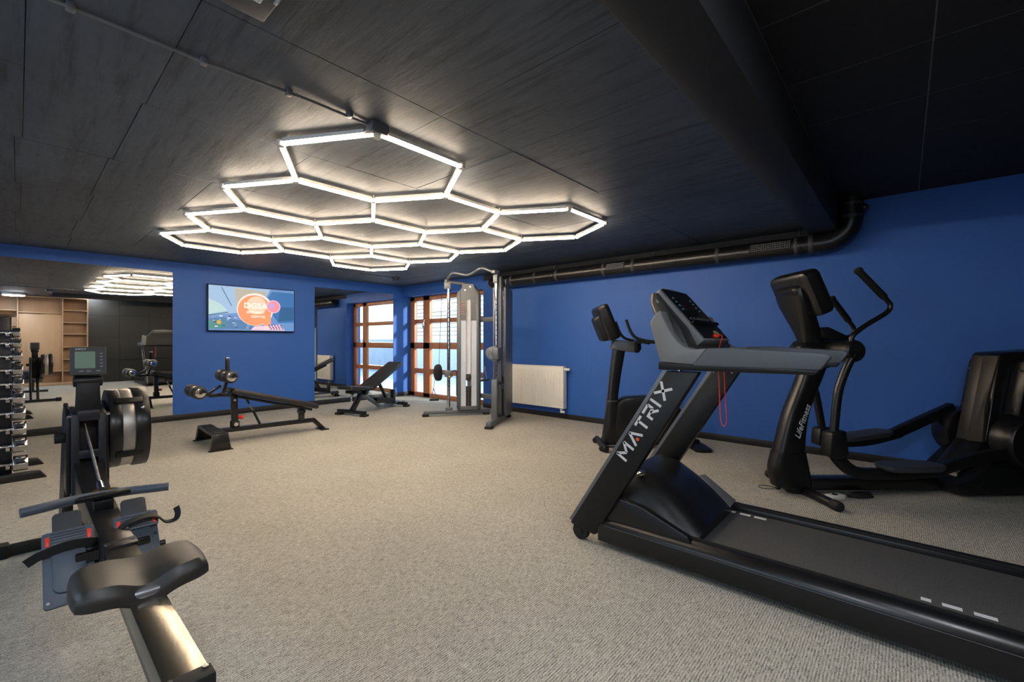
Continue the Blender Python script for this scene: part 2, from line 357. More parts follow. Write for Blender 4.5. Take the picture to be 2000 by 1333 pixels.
# outside the window
ter = MB().b2((5.75, -8, -.25), (30, 40, -.02)).build('ground', paving, **ST)
MB().b2((9.2, -6, -.02), (9.4, 26, 1.22)).build('garden_wall', outwall, None, .01, label='pale rendered garden wall outside the window', cat='wall')
bl = thing('building', 'pale building clad in horizontal slats outside behind the window', 'building', (14, 14.5, -.02))
P('wall', MB().b2((.1, -6, 0), (6, 14, 3.6)), outwall, bl)
for k in range(18): P('cladding_slat', MB().b2((0, -6, .1 + k * .195), (.11, 14, .27 + k * .195)), slatm, bl, .01)
P('roof', MB().b2((-.4, -6.4, 3.6), (6.4, 14.4, 3.8)), dkgrey, bl, .02)
def thuja_tree(x, y, hgt, lab):
    t = thing('thuja_tree', lab, 'tree', (x, y, -.02), random.random() * 6, 'thujas beyond the garden wall')
    P('trunk', MB().cyl((0, 0, 0), (0, 0, .5), .05, .04, 8), winwood, t)
    mb = MB(); rr = random.Random(int(y * 10)); rings = []
    for i in range(15):
        f = i / 14; r = .42 * sin(pi * min(1, .18 + f * .82)) ** .7 * (1 - f * .55) + .01
        rings.append([((r * (1 + .25 * (rr.random() - .5))) * cos(2 * pi * j / 18), (r * (1 + .25 * (rr.random() - .5))) * sin(2 * pi * j / 18), .25 + f * (hgt - .25) + rr.uniform(-.03, .03)) for j in range(18)])
    mb.loft(rings)
    for i in range(500):
        f = rr.random(); a = rr.random() * 2 * pi; r = .42 * sin(pi * min(1, .18 + f * .82)) ** .7 * (1 - f * .55) + .02; z = .25 + f * (hgt - .25)
        c = Vector((r * cos(a), r * sin(a), z)); o = Vector((cos(a), sin(a), 1.6)).normalized() * .12; sd_ = Vector((-sin(a), cos(a), 0)) * .035
        vs = [mb.bm.verts.new(c - sd_), mb.bm.verts.new(c + sd_), mb.bm.verts.new(c + o)]; mb.bm.faces.new(vs)
    P('foliage', mb, thuja, t)
thuja_tree(11.2, .2, 2.35, 'green thuja tree beyond the garden wall, left one in the right mirror')
thuja_tree(11.4, -.9, 2.6, 'green thuja tree beyond the garden wall, right one in the right mirror')

# ------------------------------------------------------------------ mirrors and television
MB().b2((-1.25, YB - .007, .087), (1.486, YB - .001, 2.14)).build('wall_mirror', mirrorm, label='large frameless wall mirror on the left, reflecting wooden shelves and the treadmill', cat='mirror', group='wall mirrors')
MB().b2((3.524, YB - .007, .087), (5.147, YB - .001, 2.115)).build('wall_mirror', mirrorm, label='frameless wall mirror in the corner, reflecting the wooden framed window', cat='mirror', group='wall mirrors')
tv = thing('television', 'flat television showing a blue street picture with an orange circle', 'television', (2.528, YB, 1.655))
TW, TH = 1.262, .716
P('housing', MB().b2((-TW / 2, -.06, -TH / 2), (TW / 2, -.02, TH / 2)), black, tv, .004)
P('wall_bracket', MB().b2((-.2, -.02, -.15), (.2, 0, .15)), blackm, tv, .003)
scr = P('screen', MB().b2((-TW / 2 + .012, -.0615, -TH / 2 + .018), (TW / 2 - .012, -.0595, TH / 2 - .012)), EM('screen_blue', (80, 122, 176), .34), tv)
lay = [0]
def art(name, pts, rgb, L=.34):
    lay[0] += 1; y = -.0615 - .00025 * lay[0]
    W, H = TW - .03, TH - .036
    return MB().poly([((u - .5) * W, y, (.5 - v) * H) for u, v in pts], (0, .0002, 0)).build('screen_picture', EM('screen_' + name, rgb, L), scr)
def disc(u, v, r, n=36, a0=0, a1=2 * pi): return [(u + r * cos(a0 + (a1 - a0) * i / n) * .56, v + r * sin(a0 + (a1 - a0) * i / n)) for i in range(n)]
art('sky', [(0, 0), (.7, 0), (.55, .55), (.2, .62), (0, .68)], (128, 160, 196))
art('pale', [(0, .3), (.12, .4), (.2, .55), (0, .64)], (150, 182, 190))
art('grey', [(.28, .02), (.66, .06), (.6, .34), (.3, .5)], (150, 150, 142))
art('deep', [(.72, .05), (1, .05), (1, .78), (.8, .8), (.62, .35)], (30, 92, 152))
art('deeper', [(.82, .42), (1, .4), (1, .72), (.8, .77)], (16, 76, 124))
art('lines', [(0, .655), (.2, .58), (.21, .6), (0, .68)], (52, 96, 116))
art('wire', [(.13, .03), (.14, .03), (.25, .44), (.24, .44)], (50, 84, 120))
art('harbour', [(0, .74), (.15, .70), (.3, .76), (.55, .8), (.5, .97), (.02, .97)], (60, 104, 150))
art('green', [(0, .78), (.12, .76), (.2, .9), (.1, .97), (0, .97)], (56, 118, 122))
for k in range(26):
    u = random.uniform(.04, .48); v = random.uniform(.66, .93); s_ = random.uniform(.008, .025)
    art(('white', 'pinkish', 'navy', 'cyan')[k % 4], [(u, v), (u + s_ * 1.6, v + .004), (u + s_ * 1.3, v + s_), (u - .004, v + s_)], ((198, 206, 216), (206, 160, 188), (38, 62, 120), (96, 156, 200))[k % 4])
art('yellow', disc(.105, .82, .045, 14), (176, 146, 58))
art('halo', disc(.515, .50, .385), (206, 196, 196))
art('orange', disc(.51, .52, .355), (226, 128, 92))
art('peach', disc(.53, .40, .21), (232, 176, 158))
art('haloring', disc(.735, .41, .155), (214, 178, 200))
art('rose', disc(.735, .41, .14), (210, 122, 146))
art('lilac', disc(.715, .39, .06), (160, 140, 196))
art('brick', [(.60, .62), (.7, .60), (.7, .85), (.62, .88)], (226, 132, 94))
art('pink', [(.5, .9), (.82, .84), (.88, .985), (.46, .985)], (222, 176, 190))
for k in range(5):
    for j in range(3): art('navy', [(.68 + k * .036 + j * .012, .85 + j * .04), (.695 + k * .036 + j * .012, .87 + j * .04), (.68 + k * .036 + j * .012, .89 + j * .04), (.665 + k * .036 + j * .012, .87 + j * .04)], (38, 62, 120))
R = Matrix.Rotation(pi / 2, 4, 'X'); lay[0] += 4; yy = -.0615 - .00025 * lay[0]
for body, size, dx, dz in (('DGSA', .12, .02, .055), ('SPECIALIST', .05, .02, -.05), ('DENTAL', .05, .06, -.115)): MB().text(body, size, .0003, Matrix.Translation((dx, yy, dz)) @ R, sx=1.1).build('screen_lettering', EM('screen_text', (236, 226, 222), .42), scr)

# ------------------------------------------------------------------ hexagon light
hx = thing('hexagon_ceiling_light', 'honeycomb ceiling light of glowing warm white tubes in eleven hexagons', 'lamp', (0, 0, 0))
HS = 1.036; s_ = .57 * HS; dy = .985 * HS; ZH = 2.2405
cents = [(1.505 * HS, 2.49 * HS + dy * k) for k in range(4)] + [(2.36 * HS, 2.49 * HS + dy * (k + .5)) for k in range(3)] + [(3.215 * HS, 2.49 * HS + dy * k) for k in range(4)]
edges = {}; verts = {}
for cx, cy in cents:
    vv = [(cx + s_ * a, cy + dy * b) for a, b in ((1, 0), (.5, .5), (-.5, .5), (-1, 0), (-.5, -.5), (.5, -.5))]
    for i in range(6):
        a, b = vv[i], vv[(i + 1) % 6]; ka = (round(a[0], 2), round(a[1], 2)); kb = (round(b[0], 2), round(b[1], 2))
        def near(k):
            for q in verts:
                if abs(q[0] - k[0]) < .03 and abs(q[1] - k[1]) < .03: return q
            verts[k] = 1; return k
        ka = near(ka); kb = near(kb); edges[tuple(sorted((ka, kb)))] = 1
tubem = EM('warm_led_tube', (255, 233, 205), TUBE_L); tubehouse = M('translucent_tube_back', (225, 222, 214), .4)
for a, b in edges:
    A = Vector((*a, ZH)); B = Vector((*b, ZH)); d = (B - A).normalized(); A += d * .022; B -= d * .022
    t_ = P('light_tube', MB().tube([A, B], .0105, 10), tubem, hx)
    P('tube_back', MB().bar(A + Vector((0, 0, .018)), B + Vector((0, 0, .018)), .030, .020), tubehouse, t_)
for k in verts:
    c = MB().cyl((*k, ZH - .012), (*k, ZH + .022), .021, n=10)
    if (sum(1 for e in edges if k in e) == 3): c.cyl((*k, ZH + .02), (*k, ZC), .005, n=6)
    P('connector', c, tubehouse, hx)

# ------------------------------------------------------------------ small things on the ceiling
jb = thing('junction_box', 'grey square junction box on the ceiling above the honeycomb light corner', 'junction box', (1.262, 2.085, ZC))
P('body', MB().b2((-.05, -.05, -.045), (.05, .05, 0)), M('box_grey', (92, 94, 97), .5), jb, .006); P('lid', MB().b2((-.045, -.045, -.052), (.045, .045, -.045)), M('box_grey', (92, 94, 97), .5), jb, .003)
P('supply_lead', MB().tube(catmull([(0, 0, -.045), (.003, -.008, -.056), (0, -.01, -.062)], 4), .006, 8), tubehouse, jb)
cmat = M('grey_conduit', (104, 106, 110), .4)
cdt = thing('conduit', 'thin grey cable conduit clipped along the ceiling to the junction box', 'conduit', (0, 2.075, ZC))
P('pipe', MB().tube([(-1.55, 0, -.014), (-.4, .012, -.014), (.5, .03, -.014), (.9, .0, -.014), (1.21, .005, -.014)], .007, 8), cmat, cdt)
for x, y in ((-.9, .007), (.12, .022), (.5, .03), (.82, .008), (1.1, -.015)):
    P('clip', MB().b2((x - .012, y - .016, -.026), (x + .012, y + .016, 0)), cmat, cdt, .003)
el = thing('emergency_light', 'square dark emergency light with white lens at the ceiling, top edge', 'lamp', (.50, 1.585, ZC))
P('housing', MB().loft([[(x * .9, y * .9, -.045) for x, y in ((-.075, -.14), (.07, -.14), (.07, .066), (-.075, .066))], [(x, y, 0) for x, y in ((-.085, -.15), (.075, -.15), (.075, .072), (-.085, .072))]]), dkgrey, el, .003)
P('lens', MB().b2((-.04, -.12, -.056), (.022, -.035, -.044)), M('emergency_lens', (150, 166, 176), .25), el, .006)
P('side_lens', MB().b2((.05, -.12, -.050), (.062, -.06, -.044)), M('emergency_lens', (150, 166, 176), .25), el, .003)
sm = thing('smoke_detector', 'small round dark smoke detector on the ceiling near the corner', 'detector', (4.515, 6.80, ZC))
P('base', MB().cyl((0, 0, -.02), (0, 0, 0), .065), dkgrey, sm, .003); P('head', MB().cyl((0, 0, -.06), (0, 0, -.02), .045, .055), dkgrey, sm, .006)
P('lead', MB().tube(catmull([(-.06, 0, -.01), (-.3, .01, -.006), (-.7, .03, -.006)], 4), .004, 6), dkgrey, sm)
rl = thing('round_ceiling_lamp', 'round flat white ceiling lamp seen above the shelves in the left mirror', 'lamp', (-.05, .06, ZC))
rl.rotation_euler = (0, 0, 0)
P('frame', MB().cyl((0, 0, -.06), (0, 0, 0), .19, n=32), white, rl, .006)
P('diffuser', MB().cyl((0, 0, -.075), (0, 0, -.06), .175, .18, n=32), EM('lamp_diffuser', (240, 246, 255), LAMP_L), rl, .004)

fill_lamp = dup(rl); fill_lamp.location = (1.35, -.72, ZN); fill_lamp['label'] = 'added round ceiling lamp out of view, fill light for the foreground'  # unseen second lamp, added to brighten the foreground
# ------------------------------------------------------------------ ventilation duct
du = thing('ventilation_duct', 'black round spiral ventilation duct with grilles along the right wall', 'duct', (XR - .15, 0, 2.105))
r = .092
P('pipe', MB().cyl((0, .68, 0), (0, 5.05, 0), r, n=32), satin, du)
P('end_cap', MB().cyl((0, 5.04, 0), (0, 5.12, 0), r + .004, r * .8, 32), satin, du, .006)
arc = [(0, .37 + .22 * (1 - sin(a)) - .0, .22 * (1 - cos(a))) for a in [pi / 2 * i / 10 for i in range(11)]]
arc = [(0, .58 - .21 * sin(pi / 2 * i / 10), .21 * (1 - cos(pi / 2 * i / 10))) for i in range(11)]
P('elbow', MB().tube([(0, .70, 0)] + arc, r, 32), satin, du)
P('riser', MB().cyl((0, .37, .20), (0, .37, ZN - 2.105), r + .002, n=32), satin, du)
for y in (.68, .80, 1.55, 2.56, 2.98, 3.75, 4.15, 4.62): P('collar', MB().cyl((0, y - .02, 0), (0, y + .02, 0), r + .003, n=32), dkgrey, du, .001)
for z in (.22, .33): P('collar', MB().cyl((0, .37, z - .015), (0, .37, z + .015), r + .005, n=32), dkgrey, du, .001)
P('damper_knob', MB().cyl((0, .29, .29), (0, .255, .29), .03).cyl((0, .255, .29), (0, .235, .29), .018), satin, du, .003)
for y in (.78, 2.30, 3.80):
    P('hanger', MB().cyl((0, y - .012, 0), (0, y + .012, 0), r + .004, n=32).cyl((0, y, r), (0, y, ZC - 2.105), .005, n=8), blackm, du); P('hanger_bolt', MB().cyl((-.01, y, r + .02), (-.04, y, r + .02), .007, n=8), chrome, du)
def grille(y0, y1):
    g = P('grille', MB().poly([(-(r + .004) * cos(a), y0, (r + .004) * sin(a)) for a in [radians(-14 + 5.2 * i) for i in range(11)]] + [(-(r - .002) * cos(a), y0, (r - .002) * sin(a)) for a in [radians(38 - 5.2 * i) for i in range(11)]], (0, y1 - y0, 0)), rubber, du)
    n = int((y1 - y0) / .022); mb = MB()
    for i in range(n):
        y = y0 + .012 + (y1 - y0 - .02) * i / n
        mb.tube([(-(r + .008) * cos(a), y, (r + .008) * sin(a)) for a in [radians(-12 + 6 * k) for k in range(9)]],   .0034, 5)
    for a in (-8, 4, 16, 28): mb.cyl((-(r + .008) * cos(radians(a)), y0 + .01, (r + .008) * sin(radians(a))), (-(r + .008) * cos(radians(a)), y1 - .01, (r + .008) * sin(radians(a))), .003, n=5)
    o = mb.build('grille_bars', silver, g, kind='stuff')
grille(.84, 1.22); grille(2.62, 2.92) if False else grille(2.66, 2.93)

# ------------------------------------------------------------------ radiator
ra = thing('radiator', 'white ribbed panel radiator on the blue wall right of the cable machine', 'radiator', (XR - .006, 0, 0))
ya, yb = 3.69, 4.84
P('front_panel', MB().b2((-.115, ya, .165), (-.10, yb, .77)), white, ra, .004)
mb = MB(); nfl = 33
for i in range(nfl):
    y = ya + .03 + (yb - ya - .06) * i / (nfl - 1); mb.prism([(-.114, .2), (-.1205, .22), (-.1205, .70), (-.114, .72)], y - .010, y + .010)
P('flutes', mb, white, ra, .002, kind='stuff')
P('back_panel', MB().b2((-.045, ya + .01, .17), (-.03, yb - .01, .76)), white, ra, .003)
P('top_grille', MB().b2((-.118, ya - .004, .765), (-.028, yb + .004, .78)), white, ra, .003)
P('side_cover', MB().b2((-.118, ya - .004, .16), (-.028, ya + .002, .775)), white, ra, .002); P('side_cover', MB().b2((-.118, yb - .002, .16), (-.028, yb + .004, .775)), white, ra, .002)
P('thermostat_valve', MB().cyl((-.075, ya, .735), (-.075, ya - .09, .735), .022, .017).cyl((-.075, ya + .0, .735), (-.075, ya - .02, .735), .014), white, ra, .002)
P('lower_valve', MB().cyl((-.075, ya + .06, .165), (-.075, ya + .06, .10), .016).cyl((-.09, ya + .06, .115), (-.09, ya - .01, .115), .018).cyl((-.075, ya + .06, .11), (0, ya + .06, .11), .01), white, ra, .002)
for y in (ya + .15, yb - .15): P('wall_bracket', MB().b2((-.03, y - .015, .25), (0, y + .015, .7)), white, ra)

# ------------------------------------------------------------------ wooden shelf unit (behind, seen in the left mirror)
sh = thing('shelf_unit', 'oak shelf unit with open compartments reflected in the left mirror', 'shelf', (0, YN, 0))
D = .33
def plank(x0, x1, z0, z1, y0=.012, y1=D, nm='shelf_board'): return P(nm, MB().b2((x0, y0, z0), (x1, y1, z1)), shelfwood, sh, .002)
plank(-1.5, 1.27, .0, 2.28, .004, .02, 'back_panel'); plank(-1.5, 1.27, 2.26, 2.285, nm='top_board'); plank(-1.5, 1.27, 0.0, .08, nm='plinth')
for x in (-1.5, -.62, .0, .78, 1.25): plank(x, x + .022, .08, 2.26, nm='upright_board')
for z in (.36, .66, .98, 1.32, 1.62, 1.94): plank(.802, 1.25, z, z + .02)
for z in (.36, 1.86): plank(.022, .78, z, z + .02)
plank(.022, .78, .38, 1.86, .25, .27, 'door')
for z in (.4, .95, 1.45, 1.9): plank(-.598, 0, z, z + .02); plank(-1.478, -.62, z, z + .02)

# ------------------------------------------------------------------ dumbbell rack and dumbbells
rk = thing('dumbbell_rack', 'black upright dumbbell rack at the left edge by the mirror', 'rack', (-.12, 5.5, 0))
P('front_panel', MB().b2((-.085, 0, .0), (.085, .03, 1.345)), M('navy_black_rack_panel', (24, 27, 38), .35), rk, .004)
for sx in (-1, 1): P('side_plate', MB().poly([(sx * .08, .0, 0.0), (sx * .08, .53, 0.0), (sx * .08, .33, 1.345), (sx * .08, .0, 1.345)], (sx * .012, 0, 0)), blackm, rk, .002)
for y in (-.06, .53): P('foot_bar', MB().prism([(-.33, 0), (.29, 0), (.245, .065), (-.285, .065)], y - .03, y + .03), blackm, rk, .004)
P('top_tray', MB().lathe([(.02, 0), (.11, .012), (.12, .03)], (0, .16, 1.345), (0, 0, 1)), M('brown_tray', (96, 84, 72), .4), rk)
lev = [1.22, 1.131, 1.026, .912, .798, .683, .558, .428, .289, .141]
for i, z in enumerate(lev):
    for sx in (-1, 1):
        P('cradle', MB().b2((sx * .07 - .012, -.055, z - .03 - .001 * i), (sx * .07 + .012, .002, z - .018 - .001 * i)).b2((sx * .07 - .012, -.06, z - .03), (sx * .07 + .012, -.05, z + .0)), chrome, rk, .003)
        P('rivet', MB().ball((sx * .095, -.0, z - .05), .011, n=8), chrome, rk)
ordn = ['topmost', 'second from the top', 'third from the top', 'fourth from the top', 'fifth from the top', 'sixth from the top', 'fifth from the bottom' , 'third from the bottom', 'second from the bottom', 'lowest and largest']
ordn[6] = 'fourth from the bottom'; ordn[5] = 'fifth from the bottom'; ordn[4] = 'fifth from the top'
for i, z in enumerate(lev):
    f = i / 9; hr = .039 + .026 * f; hl = .042 + .042 * f
    d = thing('dumbbell', 'chrome dumbbell on the rack, %s of the row' % ordn[i], 'dumbbell', (-.12, 5.455, z), 0, 'chrome dumbbells on the rack')
    P('handle', MB().lathe([(.012, -.1), (.012, -.06), (.0145 + .003 * f, 0), (.012, .06), (.012, .1)], (0, 0, 0), (1, 0, 0), 16), chrome, d)
    for sx in (-1, 1):
        n0 = .098; P('collar', MB().cyl((sx * .086, 0, 0), (sx * n0, 0, 0), .016 + .004 * f), chrome, d, .002)
        hd = P('head', MB().cyl((sx * n0, 0, 0), (sx * (n0 + hl), 0, 0), hr, n=8), chrome, d, .004)
        P('dark_band', MB().b2((sx * (n0 + hl * .2), -hr * .3 - hr * .66, hr * .05), (sx * (n0 + hl * .8), -hr * .955, hr * .33)), blackm, hd)  # dark strip across the upper front of the head

# ------------------------------------------------------------------ treadmill
tm = thing('treadmill', 'large black treadmill with grey console and white lettering on the upright', 'treadmill', (2.16, 1.43, 0), -pi / 2)
W = .80; Lt = 2.08
def TY(y): return y
dk = P('deck_frame', MB().b2((.10, .05, .05), (Lt - .02, W - .05, .125)), black, tm, .01)
P('running_belt', MB().b2((.42, .110, .125), (Lt - .03, W - .110, .140)), beltm, tm, .004)
for y0, y1, sgn in ((0, .13, -1), (W - .13, W, 1)):
    prof = [(0, .035), (.0, .128), (.010, .150), (.035, .166), (.060, .171), (.070, .166), (.104, .164), (.107, .13), (.05, .035)]
    pts = [(y0 + a if sgn < 0 else y1 - a, z) for a, z in prof]
    rl_ = P('side_rail', MB().poly([(.15, y, z) for y, z in pts], (Lt - .15, 0, 0)), satin, tm, .004)
    for q in (.074, .084, .094):
        yq = y0 + q if sgn < 0 else y1 - q
        P('grip_rib', MB().b2((.45, yq - .0025, .163), (Lt - .02, yq + .0025, .1685)), rubber, rl_)
    yq = y0 - .001 if sgn < 0 else y1 + .001
    P('trim_line', MB().b2((.19, yq - .0008, .1255), (Lt, yq + .0012, .1275)), alu, rl_)
    P('end_cap', MB().poly([(Lt, y, z) for y, z in pts], (.03, 0, 0)), black, tm, .008)
for yy_, ss in ((.20, (1.48, 1.54, 1.625)), (.655, (.66, .715, .79))):
    for i, q in enumerate(ss): P('belt_mark', MB().b2((q, yy_ - .016, .140), (q + (.03, .055, .06)[i], yy_ + .010, .1408)), lettering, tm)
# hood over the motor
rings = []
for x, top, a, bq in ((.13, .17, .05, .12), (.16, .345, .04, .10), (.24, .405, .04, .12), (.36, .395, .045, .15), (.48, .335, .05, .17), (.58, .265, .055, .16), (.67, .18, .065, .13)):
    rg = []
    for t in range(13):
        f = t / 12; y = a + (W - 2 * a) * f; e = min(f, 1 - f) * (W - 2 * a); k = min(1, e / bq); zz = .15 + (top - .15) * (sin(pi / 2 * k) ** .8) + .012 * sin(pi * f)
        rg.append((x, y, zz))
    rings.append([(x, a, .05)] + rg + [(x, W - a, .05)])
P('motor_hood', MB().loft(rings), satin, tm)
P('hood_trim', MB().poly([(.50, .60, .325), (.50, .69, .31), (.665, .735, .175), (.672, .60, .175)], (.006, 0, .010)), shellg, tm, .002)
P('hood_flank', MB().prism([(.17, .15), (.19, .30), (.40, .275), (.64, .19), (.66, .15)], .02, .06), satin, tm, .008)
P('badge', MB().lathe([(.026, 0), (.026, .006), (.02, .009)], (.335, .158, .410), (.05, -.25, 1), 20), chrome, tm)
for y0 in (.0, .78):
    up = P('upright', MB().prism([(-.035, .085), (.00, .072), (.13, .055), (.70, 1.0), (.54, 1.0)], y0, y0 + .055), black, tm, .008)
    P('edge_trim', MB().bar((-.038, y0 + .028, .085), (.536, y0 + .028, 1.0), .04, .006, (0, 1, 0)), alu, up)
    for q in (.03, .11): P('upright_bolt', MB().cyl((.73 + q, y0 + .03, 1.012), (.73 + q, y0 + .03, 1.0), .009, n=10), chrome, up)
    P('wheel', MB().cyl((.028, y0 + .008, .05), (.028, y0 + .044, .05), .05, n=24).cyl((.028, y0 + .002, .05), (.028, y0 + .05, .05), .02), rubber, tm, .006)
# MATRIX lettering, strokes on the outer face of the near upright
ux = Vector((.57, 0, .93)).normalized(); uy = Vector((-ux.z, 0, ux.x))
lt0 = Vector((.322, -.0015, .512)) + uy * -.005
def stroke(mb, o, a, b, wd):
    A = Vector(a); B = Vector(b); d = (B - A).normalized(); n_ = Vector((-d.y, d.x)) * wd / 2
    q = [A - n_, B - n_, B + n_, A + n_]; mb.poly([o + ux * p.x + uy * p.y for p in q], (0, .002, 0))
LH = .066; lw = .0135
glyph = dict(M=[((0, 0), (.006, 1)), ((.006, 1), (.5, .35)), ((.5, .35), (.994, 1)), ((.994, 1), (1, 0))], A=[((0, 0), (.5, 1)), ((.5, 1), (1, 0))], T=[((0, .93), (1, .93)), ((.5, .93), (.5, 0))],
             R=[((.08, 0), (.08, .55)), ((.0, .93), (.85, .93)), ((.85, .93), (.85, .45)), ((.85, .45), (.2, .45)), ((.45, .45), (1, 0))], I=[((.5, 0), (.5, 1))], X=[((0, 0), (1, 1)), ((0, 1), (1, 0))])
lg = MB(); ox = 0
for ch, gw, adv in (('M', .078, .102), ('A', .070, .086), ('T', .062, .078), ('R', .064, .076), ('I', .02, .046), ('X', .072, .08)):
    for a, b in glyph[ch]: stroke(lg, lt0, (ox + a[0] * gw, a[1] * LH), (ox + b[0] * gw, b[1] * LH), lw)
    if ch == 'A': dotc = lt0 + ux * (ox + gw * .5) + uy * .012
    ox += adv * 1.03
P('lettering', lg, lettering, tm); P('logo_dot', MB().cyl(dotc, dotc + Vector((0, .002, 0)), .0095, n=16), orange, tm)
# console
arm = [(.60, 1.01), (1.165, 1.012), (1.215, 1.088), (1.19, 1.10), (.83, 1.118), (.68, 1.112), (.60, 1.06)]
for y0 in (-.005, W - .065):
    P('handrail', MB().prism([(.665, 1.03), (1.178, 1.03), (1.215, 1.088), (1.19, 1.10), (.83, 1.118), (.735, 1.116)], y0, y0 + .075), armg, tm, .010)
    P('handrail_base', MB().prism([(.50, 1.005), (1.160, 1.010), (1.176, 1.031), (.50, 1.045)], y0 + .004, y0 + .071), black, tm, .006)
    sgn = 1 if y0 < .1 else -1; yo = y0 if sgn > 0 else y0 + .075
    side = [(.457, 1.245), (.486, 1.29), (.513, 1.305), (.535, 1.25), (.567, 1.19), (.60, 1.147), (.632, 1.122), (.668, 1.11), (.737, 1.115), (.676, 1.036), (.511, 1.044), (.483, 1.141)]
    P('console_side', MB().poly([(a, yo, b) for a, b in side], (0, sgn * .085, 0)), shellg, tm, .008)
    P('cup_holder', MB().b2((.60, yo + sgn * .08, 1.05), (.74, yo + sgn * .18, 1.105)), black, tm, .015)
def ring(z, s0, s1, y0, y1): return [(s0, y0 + .05, z), (s0 - .012, (y0 + y1) / 2, z), (s0, y1 - .05, z), (s0 + .03, y1, z), (s1, y1, z), (s1, y0, z), (s0 + .03, y0, z)]
P('console_cowl', MB().loft([ring(1.035, .50, .70, .05, .75), ring(1.13, .475, .63, .05, .75), ring(1.22, .455, .585, .06, .74), ring(1.30, .41, .515, .10, .70), ring(1.36, .365, .465, .155, .645), ring(1.415, .362, .42, .175, .625)]), M('dark_grey_cowl', (48, 49, 50), .45), tm, .006)
# display head: arched board lying on the slope from (s .41,z 1.43) down to (s .65,z 1.15)
fv = Vector((.41 - .655, 0, 1.43 - 1.145)); fl_ = fv.length; fv.normalize(); fn = Vector((-fv.z, 0, fv.x)) * -1
fo = Vector((.655, .405, 1.145))
def F(u, v, d=0): return fo + Vector((0, 1, 0)) * u + fv * v + fn * d
arcp = [(-.225, 0), (.225, 0), (.222, fl_ - .02)] + [(.222 * cos(a), fl_ - .02 + .04 * sin(a)) for a in [pi * i / 12 for i in range(1, 12)]] + [(-.222, fl_ - .02)]
hd = P('display_housing', MB().poly([F(u, v, -.045) for u, v in arcp], fn * .06), shellg, tm, .006)
for sx in (-1, 1): P('display_wing', MB().poly([F(sx * .226, .375, -.03), F(sx * .226, .04, -.03), F(sx * .345, .03, -.05), F(sx * .325, .12, -.055)], fn * .012), shellg, hd, .003)
def panel(nm, u0, u1, v0, v1, d, m, par): return P(nm, MB().poly([F(u, v, .0155) for u, v in rrect((u0 + u1) / 2, (v0 + v1) / 2, u1 - u0, v1 - v0, .012)], fn * d), m, par)
panel('display_face', -.19, .19, .125, .375, .003, M('glossy_black_display', (14, 16, 20), .12), hd)
panel('display_window', -.09, .09, .22, .31, .005, M('smoked_window', (30, 22, 26), .2), hd)
panel('tray', -.20, .20, .012, .105, .003, black, hd); panel('tray_ledge', -.21, .21, .105, .122, .02, black, hd)
for i in range(6): panel('display_button', -.15 + i * .055, -.115 + i * .055, .145, .16, .0055, greylit, hd)
for sx in (-1, 1):
    for i in range(4): panel('display_button', sx * .13 - .012, sx * .13 + .012, .215 + i * .028, .23 + i * .028, .0055, M('teal_button', (90, 150, 158), .4), hd)
panel('stop_button', .03, .10, .035, .065, .006, M('tan_button', (150, 140, 110), .4), hd)
P('safety_cord', MB().tube(catmull([F(-.02, .02, .03), F(-.02, -.0, .05), (.69, .36, 1.13), (.70, .30, 1.10), (.70, .30, 1.0), (.705, .302, .85), (.71, .305, .735), (.722, .312, .70), (.735, .318, .735), (.728, .318, .85), (.722, .318, 1.0), (.715, .315, 1.1)], 5), .0026, 6), red, tm)
P('safety_key', MB().ball(F(-.02, .02, .025), .017, (1, 1.6, .8)), red, tm)
P('crossbar', MB().b2((.60, .05, 1.01), (.665, W - .05, 1.04)), black, tm, .008)

# ------------------------------------------------------------------ elliptical trainer
ea = atan2(-.714, .70)
ep = thing('elliptical_trainer', 'black elliptical cross trainer with moving arms against the blue wall', 'elliptical', (3.93, .60, 0), ea)
for sy in (-1, 1):
    P('front_foot', MB().capsule((.02, 0, .032), (.02, sy * .375, .032), .032, 12), black, ep)
    P('foot_cap', MB().capsule((.02, sy * .31, .033), (.02, sy * .39, .033), .036, 12), rubber, ep)
P('main_beam', MB().prism([(.0, .03), (1.25, .02), (2.0, .03), (2.0, .11), (1.1, .115), (.12, .12), (.0, .12)], -.055, .055), blackm, ep, .012)
def mast(sec, nm, m, k=5):
    # sec: list of (s_left, s_right, z, halfwidth)
    C = catmull([((a + b) / 2, (b - a) / 2, z) for a, b, z, h_ in sec], k); Hh = catmull([(h_, 0, 0) for *_, h_ in sec], k); rings = []
    for c, hh in zip(C, Hh):
        rings.append([(c.x + c.y * x, hh.x * y, c.z) for x, y in rrect(0, 0, 2, 2, .55, 3)])
    return MB().loft(rings)
P('column', mast([(-.10, .10, .02, .055), (-.175, .085, .10, .065), (-.205, .06, .18, .07), (-.175, .03, .32, .07), (-.105, .062, .60, .065), (.0, .165, .86, .06), (.03, .21, .97, .06)], '', satin), satin, ep)
P('column_boot', mast([(-.19, .09, .06, .07), (-.214, .065, .18, .076), (-.185, .035, .315, .076)], '', black), black, ep)
P('head', mast([(.0, .22, .95, .07), (-.02, .25, 1.02, .10), (-.03, .26, 1.09, .10), (.0, .22, 1.14, .075)], '', satin), satin, ep)
P('pivot_hub', MB().lathe([(.06, -.30), (.075, -.285), (.075, -.06), (.06, -.05), (.06, .05), (.075, .06), (.075, .285), (.06, .30)], (.21, 0, 1.08), (0, 1, 0), 28), satin, ep)
P('neck', mast([(.04, .20, 1.10, .06), (.01, .15, 1.2, .08), (-.04, .08, 1.33, .12), (-.085, .01, 1.45, .145), (-.10, -.02, 1.53, .14)], '', satin), satin, ep)
P('reading_shelf', MB().prism([(.12, 1.17), (.36, 1.14), (.37, 1.16), (.16, 1.255), (.10, 1.24)], -.11, .11), black, ep, .010)
